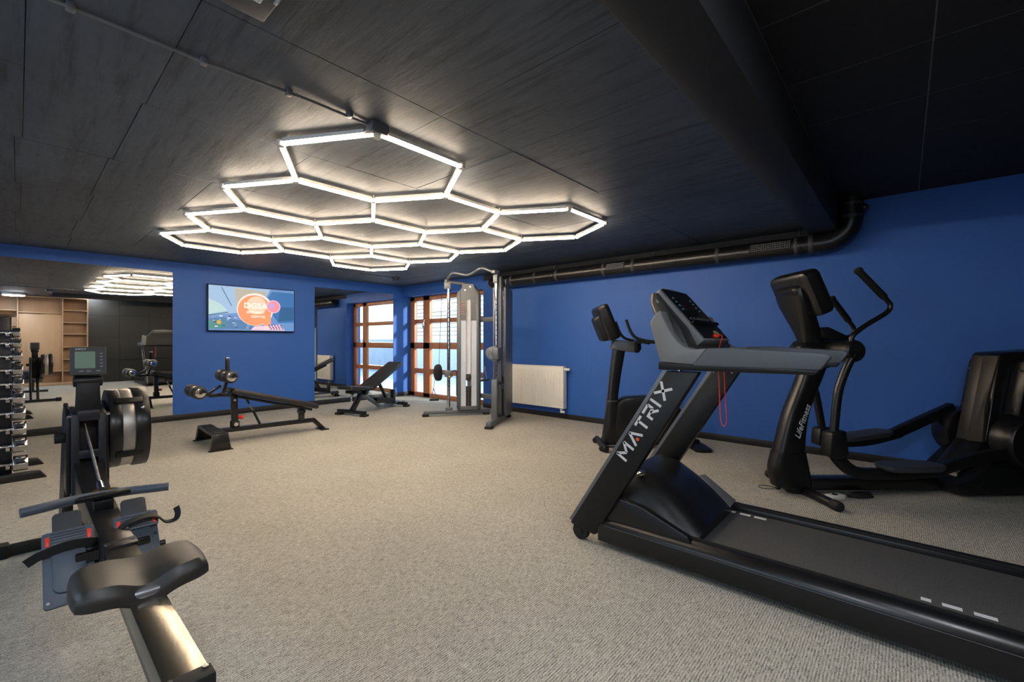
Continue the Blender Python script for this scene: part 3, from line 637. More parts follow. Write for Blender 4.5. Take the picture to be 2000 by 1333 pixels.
cvec = Vector((-.055, 0, 1.655)); cb = Vector((.085, 0, 1.345)); cdv = (cvec - cb); clen = cdv.length; cdv.normalize(); cn = Vector((cdv.z, 0, -cdv.x))
def console(parent, base, up_, nrm, w_, h_, th):
    o = Vector(base)
    def q(y, v, d): return o + Vector((0, y, 0)) + up_ * v + nrm * d
    hs = P('console', MB().loft([[q(y, v, d) for y, v in rrect(0, h_ / 2, w_ * k, h_ * k2, .045, 5)] for d, k, k2 in ((-th / 2, .86, .88), (-th * .38, .96, .97), (-.0, 1, 1), (th * .35, 1, 1), (th / 2, .95, .96))]), satin, parent)
    P('screen', MB().poly([q(y, v, th / 2) for y, v in rrect(0, h_ / 2, w_ * .82, h_ * .8, .02)], nrm * .003), M('glossy_black_display', (14, 16, 20), .12), hs)
    P('rear_cover', MB().loft([[q(y, v, d) for y, v in rrect(0, h_ * .40, w_ * .62 * k, h_ * .74 * k, .03, 4)] for d, k in ((-th * .40, 1), (-th * .78, .94), (-th * .9, .84))]), black, hs)
    for i in range(4): P('vent_slot', MB().poly([q(y, v, -th / 2 - .004) for y, v in rrect(0, h_ * (.80 + i * .036), w_ * .70, .006, .002, 1)], nrm * .006), rubber, hs)
    return hs
console(ep, cb, cdv, cn, .43, clen, .115)
for pts, lowz in (([(.20, -.27, 1.09), (.195, -.275, 1.18), (.30, -.275, 1.263), (.44, -.275, 1.345), (.472, -.275, 1.395), (.437, -.275, 1.449), (.242, -.275, 1.639)], 0), ([(.22, .27, 1.09), (.46, .275, 1.15), (.60, .275, 1.176), (.665, .275, 1.20), (.68, .275, 1.25), (.64, .275, 1.31), (.49, .275, 1.50)], 1)):
    ha = P('handle_arm', MB().tube(catmull(pts, 6), .0165, 12), blackm, ep)
    a, b = Vector(pts[-2]), Vector(pts[-1]); P('grip', MB().tube([a + (b - a) * .02, a + (b - a) * .06, a + (b - a) * .93, b, b + (b - a) * .06], .024, 14, rs=[.019, .024, .023, .029, .024]), rubber, ha)
    mbr = MB()
P('swing_arm', MB().tube(catmull([(.21, -.275, 1.06), (.16, -.275, .976), (.106, -.27, .826), (.085, -.27, .70), (.065, -.27, .50)], 5), .028, 12), satin, ep)
P('swing_arm', MB().tube(catmull([(.21, .275, 1.06), (.28, .275, .93), (.34, .27, .75), (.40, .27, .45)], 5), .028, 12), satin, ep)
P('arm_boot', MB().prism([(.0, .35), (.015, .52), (.125, .535), (.145, .36), (.09, .33)], -.32, -.215), black, ep, .02)
P('arm_boot', MB().prism([(.33, .30), (.345, .44), (.45, .45), (.475, .31), (.42, .28)], .215, .32), black, ep, .02)
recp = [(.7, .5), (-.7, .5), (-.7, -.5), (.7, -.5)]
P('pedal_rail', MB().tube(catmull([(.06, -.265, .40), (.12, -.262, .31), (.22, -.26, .235), (.40, -.255, .215), (.80, -.245, .225), (1.10, -.24, .30), (1.50, -.24, .37)], 6), .055, prof=[(.5, .7), (-.5, .7), (-.5, -.7), (.5, -.7)]), black, ep, .008)
P('pedal_rail', MB().tube(catmull([(.41, .265, .37), (.52, .26, .325), (.75, .255, .33), (1.0, .25, .385), (1.08, .25, .42), (1.50, .245, .60)], 6), .055, prof=[(.5, .7), (-.5, .7), (-.5, -.7), (.5, -.7)]), black, ep, .008)
P('pedal', MB().loft([[(x, -.27 + y, z) for x, y in rrect(.62, 0, .44 * k, .17 * k, .07)] for z, k in ((.245, .92), (.262, 1), (.285, 1), (.288, .95))]), dkgrey, ep)
P('pedal', MB().loft([[(x, .27 + y, z + (x - .75) * .12) for x, y in rrect(.75, 0, .44 * k, .17 * k, .07)] for z, k in ((.35, .92), (.367, 1), (.388, 1), (.391, .95))]), dkgrey, ep)
tower = [(1.36, .38), (1.39, .40), (1.50, 1.04), (1.53, 1.062), (1.90, 1.085), (1.96, 1.05), (2.02, .5), (2.0, .12), (1.15, .12), (1.17, .16)]
P('rear_tower', MB().prism(tower, -.10, .10), satin, ep, .012)
P('tower_ridge', MB().poly([(1.352, .085, .385), (1.352, -.0, .385), (1.49, .0, 1.04), (1.49, .085, 1.04)], (.03, 0, 0)), M('warm_lit_panel', (44, 40, 34), .4), ep, .006); P('tower_ridge', MB().poly([(1.345, .0, .38), (1.362, -.098, .39), (1.375, -.098, .62), (1.43, -.075, .74), (1.492, -.098, 1.04), (1.482, .0, 1.04)], (.03, 0, 0)), M('warm_lit_panel_pale', (58, 53, 45), .4), ep, .006)  # warm lamp light on the front faces is put into both panel colours
for sy in (-1, 1):
    a, b = sorted((sy * .10, sy * .205)); P('tower_side', MB().prism([(1.50, .52), (1.60, 1.00), (1.64, 1.02), (1.88, 1.03), (1.94, .5)], a, b), satin, ep, .012)
    P('side_bolt', MB().cyl((1.582, sy * .17, .93), (1.565, sy * .17, .93), .008, n=8).cyl((1.53, sy * .17, .64), (1.512, sy * .17, .64), .008, n=8), chrome, ep)
    a = sy * .135; b = sy * .29
    P('crank_drum', MB()._lathe([(.17, 0), (.19, .012), (.19, .135), (.175, .155), (.10, .156), (.05, .15)], Vector((1.54, a, .42)), Vector((0, sy, 0)), 36), satin, ep)
P('drum_base', MB().prism([(1.05, .11), (1.18, .14), (1.36, .30), (2.0, .34), (2.0, .03), (1.1, .03)], -.20, .20), black, ep, .015)
P('rear_foot', MB().b2((1.9, -.33, 0), (1.98, .33, .045)), black, ep, .012)
tb = Matrix(((.30, -.954, 0, 0), (0, 0, -1, 0), (.954, .30, 0, 0), (0, 0, 0, 1)))
tb = Matrix(((.33, -.944, 0, -.012), (0, 0, -1, -.0725), (.944, .33, 0, .55), (0, 0, 0, 1)))
P('lettering', MB().text('LifeFitness', .062, .002, tb, .35), lettering, ep)
# clutter on the carpet beneath it
pw = thing('power_adapter', 'white power adapter lying on the carpet under the elliptical', 'adapter', (3.965, .375, 0), ea + .25)
P('body', MB().b2((-.06, -.035, 0), (.06, .035, .03)), white, pw, .006); P('socket', MB().cyl((0, -.0, .03), (0, 0, .034), .018), black, pw)
cb_ = thing('cable_coil', 'black coiled power cable on the carpet beside the white adapter', 'cable', (4.12, .235, 0), ea)
mb = MB()
for k in range(5):
    mb.tube([(.09 * cos(2 * pi * i / 24) * (1 - .05 * k), .035 * sin(2 * pi * i / 24) * (1 - .1 * k), .008 + .006 * k) for i in range(24)], .0045, 6, closed=True)
P('loops', mb, rubber, cb_); P('plug', MB().capsule((-.10, 0, .012), (-.05, 0, .012), .011), rubber, cb_)
wl = thing('wire_loop', 'thin loose wire with a plug at the foot of the elliptical', 'cable', (3.90, .79, 0), ea)
P('wire', MB().tube(catmull([(.06, .0, .006), (.0, -.03, .004), (-.06, .0, .004), (-.05, .05, .004), (.0, .055, .004), (.05, .02, .004), (.09, -.02, .006)], 6), .0025, 6), black, wl); P('plug', MB().capsule((.04, -.035, .012), (.075, -.02, .012), .011), dkgrey, wl)

# ------------------------------------------------------------------ upright bike
ba = atan2(-.75, .66)
bk = thing('exercise_bike', 'black upright exercise bike behind the treadmill console', 'bike', (4.21, 2.45, 0), ba)
P('front_foot', MB().capsule((0, -.26, .035), (0, .26, .035), .035, 12), black, bk)
for sy in (-1, 1): P('transport_wheel', MB().cyl((-.03, sy * .17, .03), (-.03, sy * .21, .03), .03), rubber, bk, .004)
P('rear_foot', MB().loft([[(x, y, z) for x, y in rrect(1.02, 0, .17 * k, .5 * k, .05)] for z, k in ((0, 1), (.03, 1), (.055, .6))]), black, bk)
P('base_beam', MB().prism([(.0, .03), (1.05, .03), (1.05, .09), (.85, .12), (.1, .14), (.0, .1)], -.05, .05), black, bk, .012)
P('column', mast([(.0, .24, .06, .06), (.025, .25, .2, .07), (.045, .21, .36, .065), (.06, .175, .5, .06), (.085, .205, .75, .052), (.12, .25, 1.02, .05), (.13, .255, 1.08, .05)], '', satin), satin, bk)
P('column_band', mast([(.054, .179, .495, .064), (.058, .183, .515, .064)], '', dkgrey), dkgrey, bk)
sp = cat2([(.16, .10), (.14, .35), (.19, .52), (.40, .56), (.60, .545), (.80, .46), (.90, .33), (.88, .12), (.55, .06)], 4)
P('shroud', MB().loft([[(x * k + .52 * (1 - k), y, z * k + .3 * (1 - k)) for x, z in sp] for y, k in ((-.085, .86), (-.075, .96), (-.05, 1), (.05, 1), (.075, .96), (.085, .86))]), satin, bk)
P('crank_disc', MB().cyl((.56, -.085, .30), (.56, -.10, .30), .12, n=28), black, bk, .004)
for sy, dz in ((-1, -.13), (1, .13)):
    P('crank', MB().bar((.56, sy * .12, .30), (.56 + dz * .6, sy * .12, .30 + dz), .02, .03, (0, 1, 0)), blackm, bk, .004); P('pedal', MB().box((.56 + dz * .6, sy * .18, .30 + dz), (.1, .09, .025)), black, bk, .006)
P('seat_post', MB().cyl((.80, 0, .42), (.86, 0, .93), .03), chrome, bk)
P('saddle', MB().loft([[(x, y * k, z) for x, y in cat2([(.70, 0), (.74, .035), (.84, .06), (.93, .12), (.99, .10), (1.0, 0), (.99, -.10), (.93, -.12), (.84, -.06), (.74, -.035)], 3)] for z, k in ((.925, .8), (.945, 1), (.975, .97), (.985, .8))]), vinyl, bk)
bt = Vector((-.03, 0, 1.525)); bb = Vector((.115, 0, 1.165)); bu = bt - bb; bl_ = bu.length; bu.normalize()
console(bk, bb, bu, Vector((bu.z, 0, -bu.x)), .40, bl_, .125)
P('handlebar_stem', MB().prism([(.10, 1.07), (.13, 1.165), (.39, 1.135), (.40, 1.04), (.36, 1.025), (.12, 1.055)], -.06, .06), silver, bk, .012)
P('stem_cap', MB().prism([(.335, 1.03), (.335, 1.15), (.415, 1.14), (.42, 1.06), (.39, 1.02)], -.064, .064), black, bk, .012)
for sy in (-1, 1):
    hb = P('handlebar', MB().tube(catmull([(.37, sy * .05, 1.13), (.40, sy * .14, 1.14), (.46, sy * .22, 1.145), (.60, sy * .24, 1.125)], 6), .017, 12), blackm, bk)
    P('bar_end', MB().tube(catmull([(.50, sy * .235, 1.135), (.40, sy * .235, 1.155), (.31, sy * .235, 1.185), (.255, sy * .235, 1.25), (.21, sy * .235, 1.37)], 6), .016, 12), rubber, hb)
tb2 = Matrix(((1, 0, 0, .36), (0, 0, -1, -.083), (0, 1, 0, .21), (0, 0, 0, 1)))
P('lettering', MB().text('LifeFitness', .055, .003, tb2, .35), lettering, bk)

# ------------------------------------------------------------------ decline ab bench
ab = thing('ab_bench', 'black decline sit-up bench with leg rollers under the television', 'bench', (1.43, 5.72, 0), atan2(-.04, 1))
P('foot_plate', MB().b2((-.06, -.365, .145), (.075, .365, .175)), blackm, ab, .004)
for k in range(6): P('tread_strip', MB().b2((-.045, -.33 + k * .115, .175), (.06, -.25 + k * .115, .179)), rubber, ab)
for sy in (-1, 1):
    y0 = sy * .365; P('leg', MB().loft([[(-.085, y0 + sy * .015, .006), (.10, y0 + sy * .015, .006), (.10, y0 - sy * .0, .006), (-.085, y0, .006)], [(-.06, y0, .175), (.075, y0, .175), (.075, y0 - sy * .02, .175), (-.06, y0 - sy * .02, .175)]]), blackm, ab, .002)
    P('leg_gusset', MB().poly([(-.085, y0 + sy * .014, .006), (-.06, y0, .17), (-.06, y0 - sy * .06, .17), (-.085, y0 - sy * .045, .006)], (.012, 0, 0)), blackm, ab)
    P('leg_foot', MB().b2((-.10, y0 - .03, 0), (.115, y0 + .035, .008)), rubber, ab)
P('main_beam', MB().bar((.06, 0, .145), (1.12, 0, .135), .06, .05), blackm, ab, .006)
P('rear_leg', MB().bar((1.10, 0, .14), (1.225, 0, .01), .06, .05), blackm, ab, .006)
P('rear_foot', MB().b2((1.17, -.10, 0), (1.27, .10, .012)), blackm, ab, .003)
P('front_post', MB().bar((.225, 0, .16), (.215, 0, .55), .07, .06), blackm, ab, .006)
P('post_collar', MB().bar((.226, 0, .16), (.224, 0, .24), .09, .08), rubber, ab, .01)
P('pull_pin', MB().cyl((.255, 0, .275), (.285, -.02, .275), .022).ball((.29, -.02, .275), .024), red, ab)
P('post_bolt', MB().cyl((.225, -.06, .205), (.225, -.045, .205), .022).cyl((.215, -.05, .48), (.215, -.035, .48), .014), chrome, ab)
sv = Vector((1.0, 0, -.29)).normalized(); sn = Vector((.29, 0, 1)).normalized()
def slab(name, p0, length, w_, th, m, par, up_, nr, rad=.03):
    o = Vector(p0); return P(name, MB().loft([[o + up_ * x + Vector((0, y, 0)) + nr * d for x, y in rrect(length / 2, 0, length * k, w_ * k, rad)] for d, k in ((0, .97), (th * .2, 1), (th * .75, 1), (th, .965))]), m, par)
bp_ = slab('back_pad', (.155, 0, .565), 1.0, .29, .062, vinyl, ab, sv, sn)
P('pad_seam', MB().bar(Vector((.155, -.146, .565)) + sv * .78 + sn * .031, Vector((.155, .146, .565)) + sv * .78 + sn * .031, .004, .062), rubber, bp_)
P('pad_frame', MB().bar(Vector((.12, 0, .55)), Vector((1.08, 0, .272)), .07, .03), blackm, ab, .004)
P('rear_post', MB().bar((.957, 0, .15), (.957, 0, .29), .06, .06), blackm, ab, .005)
P('pivot', MB().cyl((.957, -.055, .265), (.957, .055, .265), .035), blackm, ab, .004)
st_ = P('strut', MB().cyl((.484, 0, .165), (.41, 0, .34), .014), blackm, ab); P('strut_rod', MB().cyl((.41, 0, .34), (.37, 0, .42), .008), chrome, st_); P('strut_rod', MB().cyl((.37, 0, .42), (.315, 0, .53), .012), blackm, st_)
P('roller_frame', MB().bar((.17, 0, .54), (.06, 0, .55), .05, .04).bar((.10, 0, .53), (.145, 0, .70), .04, .03).bar((.10, 0, .55), (-.02, 0, .545), .05, .04).bar((-.02, 0, .55), (-.13, 0, .595), .04, .03).bar((-.04, 0, .56), (.09, 0, .65), .03, .025), blackm, ab, .004)
for c in ((-.145, .603), (.14, .755)):
    P('roller_axle', MB().cyl((c[0], -.24, c[1]), (c[0], .24, c[1]), .013), blackm, ab)
    for sy in (-1, 1):
        rb = P('foam_roller', MB().lathe([(.04, 0), (.066, .012), (.07, .03), (.07, .16), (.066, .178), (.04, .19)], (c[0], sy * .035, c[1]), (0, sy, 0), 22) if False else MB()._lathe([(.04, 0), (.064, .01), (.069, .03), (.069, .165), (.062, .185), (.042, .192)], Vector((c[0], sy * .03, c[1])), Vector((0, sy, 0)), 22), vinyl, ab)
        P('roller_cap', MB()._lathe([(.05, 0), (.048, .012), (.02, .018)], Vector((c[0], sy * .215, c[1])), Vector((0, sy, 0)), 20), chrome, rb)
gr = P('hand_grip', MB().cyl((.152, 0, .80), (.152, 0, .955), .021), rubber, ab, .004); P('grip_cap', MB().cyl((.152, 0, .945), (.152, 0, .965), .023), chrome, gr, .003)

# ------------------------------------------------------------------ adjustable bench
ad = thing('adjustable_bench', 'black adjustable weight bench with raised backrest in front of the corner mirror', 'bench', (3.43, 6.36, 0), atan2(.3, .95))
P('front_foot', MB().bar((.0, -.27, .06), (.0, .27, .06), .07, .05), blackm, ad, .006)
for sy in (-1, 1): P('foot_pad', MB().b2((-.05, sy * .25 - .05, 0), (.05, sy * .25 + .05, .035)), rubber, ad, .006)
P('front_post', MB().bar((.01, 0, .07), (.22, 0, .345), .06, .07), blackm, ad, .006)
P('seat_frame', MB().bar((-.10, 0, .375), (.33, 0, .33), .06, .05), blackm, ad, .005)
slab('seat_pad', (-.16, 0, .415), .42, .30, .055, vinyl, ad, Vector((.99, 0, -.10)).normalized(), Vector((.10, 0, .99)).normalized())
up2 = Vector((.80, 0, .40)).normalized(); n2_ = Vector((-.40, 0, .80)).normalized()
bpd = slab('back_pad', (.30, 0, .355), .86, .29, .06, vinyl, ad, up2, n2_)
P('pad_seam', MB().bar(Vector((.30, -.147, .355)) + up2 * .66 + n2_ * .03, Vector((.30, .147, .355)) + up2 * .66 + n2_ * .03, .004, .064), rubber, bpd)
P('back_frame', MB().bar(Vector((.28, 0, .325)), Vector((.28, 0, .325)) + up2 * .72, .06, .04), blackm, ad, .005)
P('hinge', MB().cyl((.26, -.07, .33), (.26, .07, .33), .035), blackm, ad, .004)
P('lower_beam', MB().tube([(.22, 0, .30), (.36, 0, .225), (.62, 0, .07), (.70, 0, .055), (1.10, 0, .075)], .035, prof=[(.7, .7), (-.7, .7), (-.7, -.7), (.7, -.7)]), alu, ad, .004)
for sy in (-1, 1):
    P('ladder', MB().poly([(.50, sy * .045, .13), (.95, sy * .045, .075), (.95, sy * .045, .155), (.55, sy * .045, .215)], (0, .008, 0)), blackm, ad)
for k in range(7): P('ladder_peg', MB().cyl((.56 + k * .06, -.05, .205 - k * .008), (.56 + k * .06, .055, .205 - k * .008), .011, n=10), dkgrey, ad)
P('support_strut', MB().bar((.60, 0, .47), (.80, 0, .17), .05, .035), blackm, ad, .004)
P('rear_post', MB().b2((.94, -.035, .07), (1.0, .035, .31)), blackm, ad, .005)
P('rear_beam', MB().bar((1.10, -.2, .055), (1.10, .2, .055), .06, .05), blackm, ad, .006)
for sy in (-1, 1): P('foot_pad', MB().b2((1.05, sy * .19 - .04, 0), (1.15, sy * .19 + .04, .035)), rubber, ad, .006)
P('transport_wheel', MB().cyl((1.15, -.1, .05), (1.15, -.06, .05), .035), rubber, ad, .004)
P('pull_handle', MB().tube([(-.02, -.05, .35), (-.06, -.05, .27), (-.05, -.05, .22)], .014, 10), chrome, ad)
P('seat_bracket', MB().bar((-.06, -.05, .37), (-.02, -.05, .34), .03, .05), blackm, ad)

# ------------------------------------------------------------------ cable machine
cm = thing('cable_machine', 'tall silver twin pulley cable machine in front of the window', 'cable machine', (0, 0, 0))
def column(tip, d, side):
    d = Vector((*d, 0)).normalized(); n_ = Vector((-d.y, d.x, 0)); o = Vector((*tip, 0))
    # side: +1 puts the outward (camera facing) direction on -n
    def Q(s_, y, z): return o + d * s_ + n_ * y + Vector((0, 0, z))
    def bx(mb, s0, s1, y0, y1, z0, z1): mb.poly([Q(s0, y0, z0), Q(s1, y0, z0), Q(s1, y1, z0), Q(s0, y1, z0)], (0, 0, z1 - z0)); return mb
    P('base_bar', bx(MB(), .02, 1.04, -.035, .035, .03, .085), silver, cm, .008)
    for s0 in (.0, .93): P('foot_pad', bx(MB(), s0, s0 + .10, -.05, .05, 0, .032), rubber, cm, .006)
    P('adjust_post', MB().cyl(Q(.40, 0, .08), Q(.40, 0, 2.02), .025, n=16), chrome, cm)
    po = P('post_number_holes', MB(), blackm, cm) if False else None
    mb = MB()
    for k in range(22): mb.cyl(Q(.40, 0, .25 + k * .07) - (VIEW * .0262), Q(.40, 0, .25 + k * .07) - VIEW * .020, .007, n=8)
    P('post_holes', mb, rubber, cm, kind='stuff')
    P('post_bracket', bx(MB(), .33, .43, -.03, .03, 1.95, 2.06), silver, cm, .006)
    mbk = bx(MB(), .35, .46, -.035, .035, .08, .13); P('post_base', mbk, silver, cm, .006)
    # frame hoop
    P('frame_tube', MB().tube(catmull([Q(.38, 0, 2.06), Q(.50, 0, 2.05), Q(.66, 0, 2.035), Q(.80, 0, 1.985), Q(.868, 0, 1.87), Q(.876, 0, 1.75), Q(.876, 0, 1.0), Q(.876, 0, .08)], 5), .026, 12), silver, cm)
    # shroud: front/back frames around the stack
    for ys in (-.085, .075):
        sf = P('shroud_frame', MB(), silver, cm) if False else None
        head = [(.545, 1.465), (.545, 1.90), (.60, 1.965), (.60, 2.03), (.77, 2.03), (.785, 1.965), (.85, 1.90), (.85, 1.465), (.735, 1.465), (.735, 1.80), (.66, 1.80), (.66, 1.465)]
        sh_ = P('shroud_head', MB().poly([Q(a, ys, b) for a, b in head], n_ * .012), silver, cm)
        fr_ = MB(); bx(fr_, .535, .578, ys - .004, ys + .016, .09, 1.91); bx(fr_, .818, .862, ys - .004, ys + .016, .09, 1.91); bx(fr_, .535, .862, ys - .004, ys + .016, .09, .15)
        P('shroud_frame', fr_, silver, sh_, .004)
        P('shroud_panel', bx(MB(), .578, .655, ys + .002, ys + .008, .15, 1.465), frost, sh_); P('shroud_panel', bx(MB(), .74, .818, ys + .002, ys + .008, .15, 1.465), frost, sh_)
        m2 = MB()
        for k in range(9): bx(m2, .755, .835 - .01 * (k % 3), ys - .003, ys + .015, 1.50 + k * .035, 1.512 + k * .035)
        P('instruction_print', m2, greylit, sh_); m3 = MB()
        for k in range(6): bx(m3, .565, .640 - .012 * (k % 2), ys - .003, ys + .015, 1.56 + k * .035, 1.57 + k * .035)
        P('instruction_print', m3, M('faded_red_print', (190, 120, 112), .5), sh_)
        P('shroud_bolt', MB().cyl(Q(.64, ys - .006, 1.93), Q(.64, ys + .018, 1.93), .011, n=10).cyl(Q(.72, ys - .006, 1.985), Q(.72, ys + .018, 1.985), .011, n=10), chrome, sh_)
    P('stack_backing', bx(MB(), .658, .737, -.040, -.030, .64, 1.80), M('white_backing', (222, 226, 232), .4), cm)
    for sg in (.625, .77): P('guide_rod', MB().cyl(Q(sg, 0, .1), Q(sg, 0, 1.9), .011, n=10), chrome, cm)
    for k in range(13): P('weight_plate', bx(MB(), .60, .795, -.055, .03, .12 + k * .0255, .143 + k * .0255), steelplate, cm, .002)
    m4 = MB()
    for k in range(13): m4.cyl(Q(.697, -.057, .131 + k * .0255), Q(.697, -.05, .131 + k * .0255), .007, n=8)
    P('pin_holes', m4, brass, cm, kind='stuff')
    P('selector_stem', MB().cyl(Q(.697, -.02, .45), Q(.697, -.02, .60), .012), chrome, cm)
    P('stack_pulley', MB().cyl(Q(.697, -.05, .585), Q(.697, .0, .585), .052, n=24).cyl(Q(.697, -.06, .585), Q(.697, .01, .585), .015), dkgrey, cm, .004)
    P('lift_cable', MB().cyl(Q(.697, -.02, .60), Q(.697, -.02, 1.9), .003, n=6), rubber, cm)
    return Q, bx
QL, bxl = column((4.09, 5.463), (.82, -.57), 1)
QR, bxr = column((4.066, 4.036), (.88, .46), -1)
# outer cover of the near column
P('side_cover', bxr(MB(), .50, .90, -.105, -.095, .09, 1.90), silver, cm, .004)
P('tall_upright', bxr(MB(), .47, .54, -.05, .05, .08, 2.06), silver, cm, .01)
P('short_post', bxr(MB(), .28, .35, -.04, .04, .08, .62), silver, cm, .008)
for q in (.13, .57): P('post_knob', MB().ball(QR(.36, -.06, q), .022), rubber, cm)
# carriages
ch = P('carriage', bxl(MB(), .34, .46, -.045, .045, .60, .70), silver, cm, .008)
P('pulley_arm', MB().cyl(QL(.40, 0, .655), QL(.29, 0, .66), .02), silver, ch); P('carriage_knob', MB().ball(QL(.41, -.06, .60), .022), brass, ch)
P('pulley_housing', MB().poly([QL(a, -.03, b) for a, b in cat2([(.20, .55), (.17, .66), (.19, .77), (.27, .79), (.30, .70), (.29, .56)], 4)], QL(0, .06, 0) - QL(0, 0, 0)), black, ch, .006)
P('pulley_lever', MB().bar(QL(.46, 0, .69), QL(.52, 0, .69), .02, .02).bar(QL(.52, 0, .69), QL(.52, 0, .30), .008, .008, (1, 0, 0)), dkgrey, ch)
P('cable', MB().cyl(QL(.25, 0, .75), QL(.30, 0, 1.98), .0035, n=6).cyl(QL(.19, 0, .56), QL(.17, 0, .42), .004, n=6), rubber, cm)
hs = P('handle_strap', MB().tube([QL(.17, 0, .43), QL(.135, 0, .25)], .006, 6).tube([QL(.17, 0, .43), QL(.225, 0, .25)], .006, 6), silver, cm)
P('handle_grip', MB().cyl(QL(.11, 0, .25), QL(.25, 0, .25), .016), rubber, hs, .004)
ch2 = P('carriage', bxr(MB(), .30, .46, -.05, .05, .90, 1.06), silver, cm, .008)
P('pulley_housing', MB().poly([QR(.32, 0, 0) + Vector((a * -.665, a * .747, b)) for a, b in cat2([(-.03, .87), (.06, .89), (.12, .95), (.12, 1.03), (.05, 1.07), (-.03, 1.06)], 4)], QR(.06, 0, 0) - QR(0, 0, 0)), silver, ch2, .006)
P('pulley_bolt', MB().cyl(QR(.30, .05, .93), QR(.33, .05, .93), .022).cyl(QR(.30, .03, 1.03), QR(.33, .03, 1.03), .022), chrome, ch2)
P('cable', MB().cyl(QR(.34, .15, .93), QR(.34, .15, .80), .004, n=6), rubber, cm)
hs2 = P('handle_strap', MB().tube([QR(.34, .15, .80), QR(.34, .12, .62)], .006, 6).tube([QR(.34, .15, .80), QR(.34, .19, .62)], .006, 6), silver, cm); P('handle_grip', MB().cyl(QR(.34, .09, .62), QR(.34, .21, .60), .015), rubber, hs2, .004)
# brackets and crown bar
for z in (.30, 1.48): P('cross_brace', MB().bar(QL(.89, 0, z), QR(.80, .0, z), .05, .07), silver, cm, .006)
a, b = QL(.38, 0, 2.075), QR(.35, 0, 2.10); f_ = Vector((-.06, 0, 0))
P('pull_up_bar', MB().tube(catmull([a, a + (b - a) * .08 + f_ * .8 + Vector((0, 0, .035)), a + (b - a) * .22 + f_ + Vector((0, 0, .088)), a + (b - a) * .5 + f_ * .6 + Vector((0, 0, .02)), a + (b - a) * .78 + f_ + Vector((0, 0, .075)), a + (b - a) * .94 + f_ * .6 + Vector((0, 0, .02)), b], 4), .019, 12), alu, cm)
P('bar_clamp', MB().box(b, (.10, .07, .045)), silver, cm, .006); P('bar_clamp', MB().box(a, (.07, .06, .045)), silver, cm, .006)

# ------------------------------------------------------------------ rowing machine
rw = thing('rowing_machine', 'black and steel air rowing machine in the left foreground', 'rowing machine', (.232, 1.08, 0), pi / 2)
P('seat_rail', MB().b2((.02, -.039, .405), (.88, .039, .462)), steel, rw, .004)
P('rail_core', MB().b2((.02, -.028, .345), (.90, .028, .408)), blackm, rw, .003)
P('rail_end_cap', MB().b2((-.02, -.043, .35), (.025, .043, .468)), rubber, rw, .006)
for sy in (-1, 1): P('rail_end_bolt', MB().cyl((.01, sy * .03, .466), (.01, sy * .03, .472), .006, n=8), chrome, rw)
P('rear_leg', MB().bar((.12, 0, .36), (.06, 0, .03), .05, .04), blackm, rw, .005); P('rear_foot', MB().bar((.05, -.24, .025), (.05, .24, .025), .05, .05), blackm, rw, .006)
P('front_rail', MB().loft([[(x, sy * w_, z) for sy, z in ((-1, z0), (1, z0), (1, z1), (-1, z1))] for x, w_, z0, z1 in ((.87, .042, .36, .467), (1.20, .043, .36, .468), (1.45, .045, .37, .480), (1.72, .05, .40, .52), (1.92, .056, .44, .60))]), satin, rw, .004)
P('rail_joint', MB().b2((.865, -.044, .355), (.93, .044, .4705)), black, rw, .004)
for sy in (-1, 1): P('rail_joint_bolt', MB().cyl((.90, sy * .033, .470), (.90, sy * .033, .474), .006, n=8), chrome, rw)
# mast with slot
mb = MB(); mb.prism([(1.84, .40), (1.86, .80), (1.98, .83), (2.02, .40)], .032, .062).prism([(1.84, .40), (1.86, .80), (1.98, .83), (2.02, .40)], -.062, -.032)
mb.b2((1.855, -.04, .765), (1.98, .04, .815)); mb.b2((1.85, -.04, .585), (1.98, .04, .625)); mb.b2((1.95, -.04, .42), (2.0, .04, .80))
P('mast', mb, M('navy_black_mast', (30, 33, 42), .4), rw, .005)
P('mast_side_box', MB().prism([(1.88, .42), (1.88, .79), (2.06, .84), (2.12, .78), (2.10, .42)], .060, .078), satin, rw, .004)
P('mast_side_box', MB().prism([(1.88, .42), (1.88, .79), (2.06, .84), (2.12, .78), (2.10, .42)], -.075, -.060), satin, rw, .004)
P('front_leg', MB().prism([(1.98, .06), (2.04, .80), (2.12, .80), (2.50, .07), (2.46, .04), (2.02, .40)], .045, .078), black, rw, .006)
P('front_leg', MB().bar((2.05, -.03, .45), (2.48, -.03, .05), .04, .06), black, rw, .006)
P('front_foot', MB().bar((2.49, -.30, .032), (2.49, .30, .032), .05, .05), blackm, rw, .006)
for sy in (-1, 1): P('foot_cap', MB().b2((2.45, sy * .30 - .04, 0), (2.53, sy * .30 + .04, .07)), rubber, rw, .008)
P('side_knob', MB().cyl((1.93, .078, .685), (1.93, .115, .685), .024).cyl((1.93, .07, .685), (1.93, .085, .685), .012), rubber, rw, .004)
P('mast_bolt', MB().cyl((1.88, -.062, .79), (1.88, -.075, .79), .010).cyl((1.88, .062, .79), (1.88, .075, .79), .010), chrome, rw)
P('monitor_arm', MB().loft([[(x, sy * w_, z) for x, sy in ((x0, -1), (x1, -1), (x1, 1), (x0, 1))] for z, x0, x1, w_ in ((.80, 1.87, 1.94, .046), (.90, 1.885, 1.935, .042), (.955, 1.89, 1.935, .041))]), black, rw, .004)
P('monitor_bracket', MB().cyl((1.915, -.052, .955), (1.915, .052, .955), .028, n=18), satin, rw, .004)
mo = Matrix.Translation((1.905, 0, 1.052)) @ Matrix.Rotation(radians(8), 4, 'Y')
def mv(x, y, z): return mo @ Vector((x, y, z))
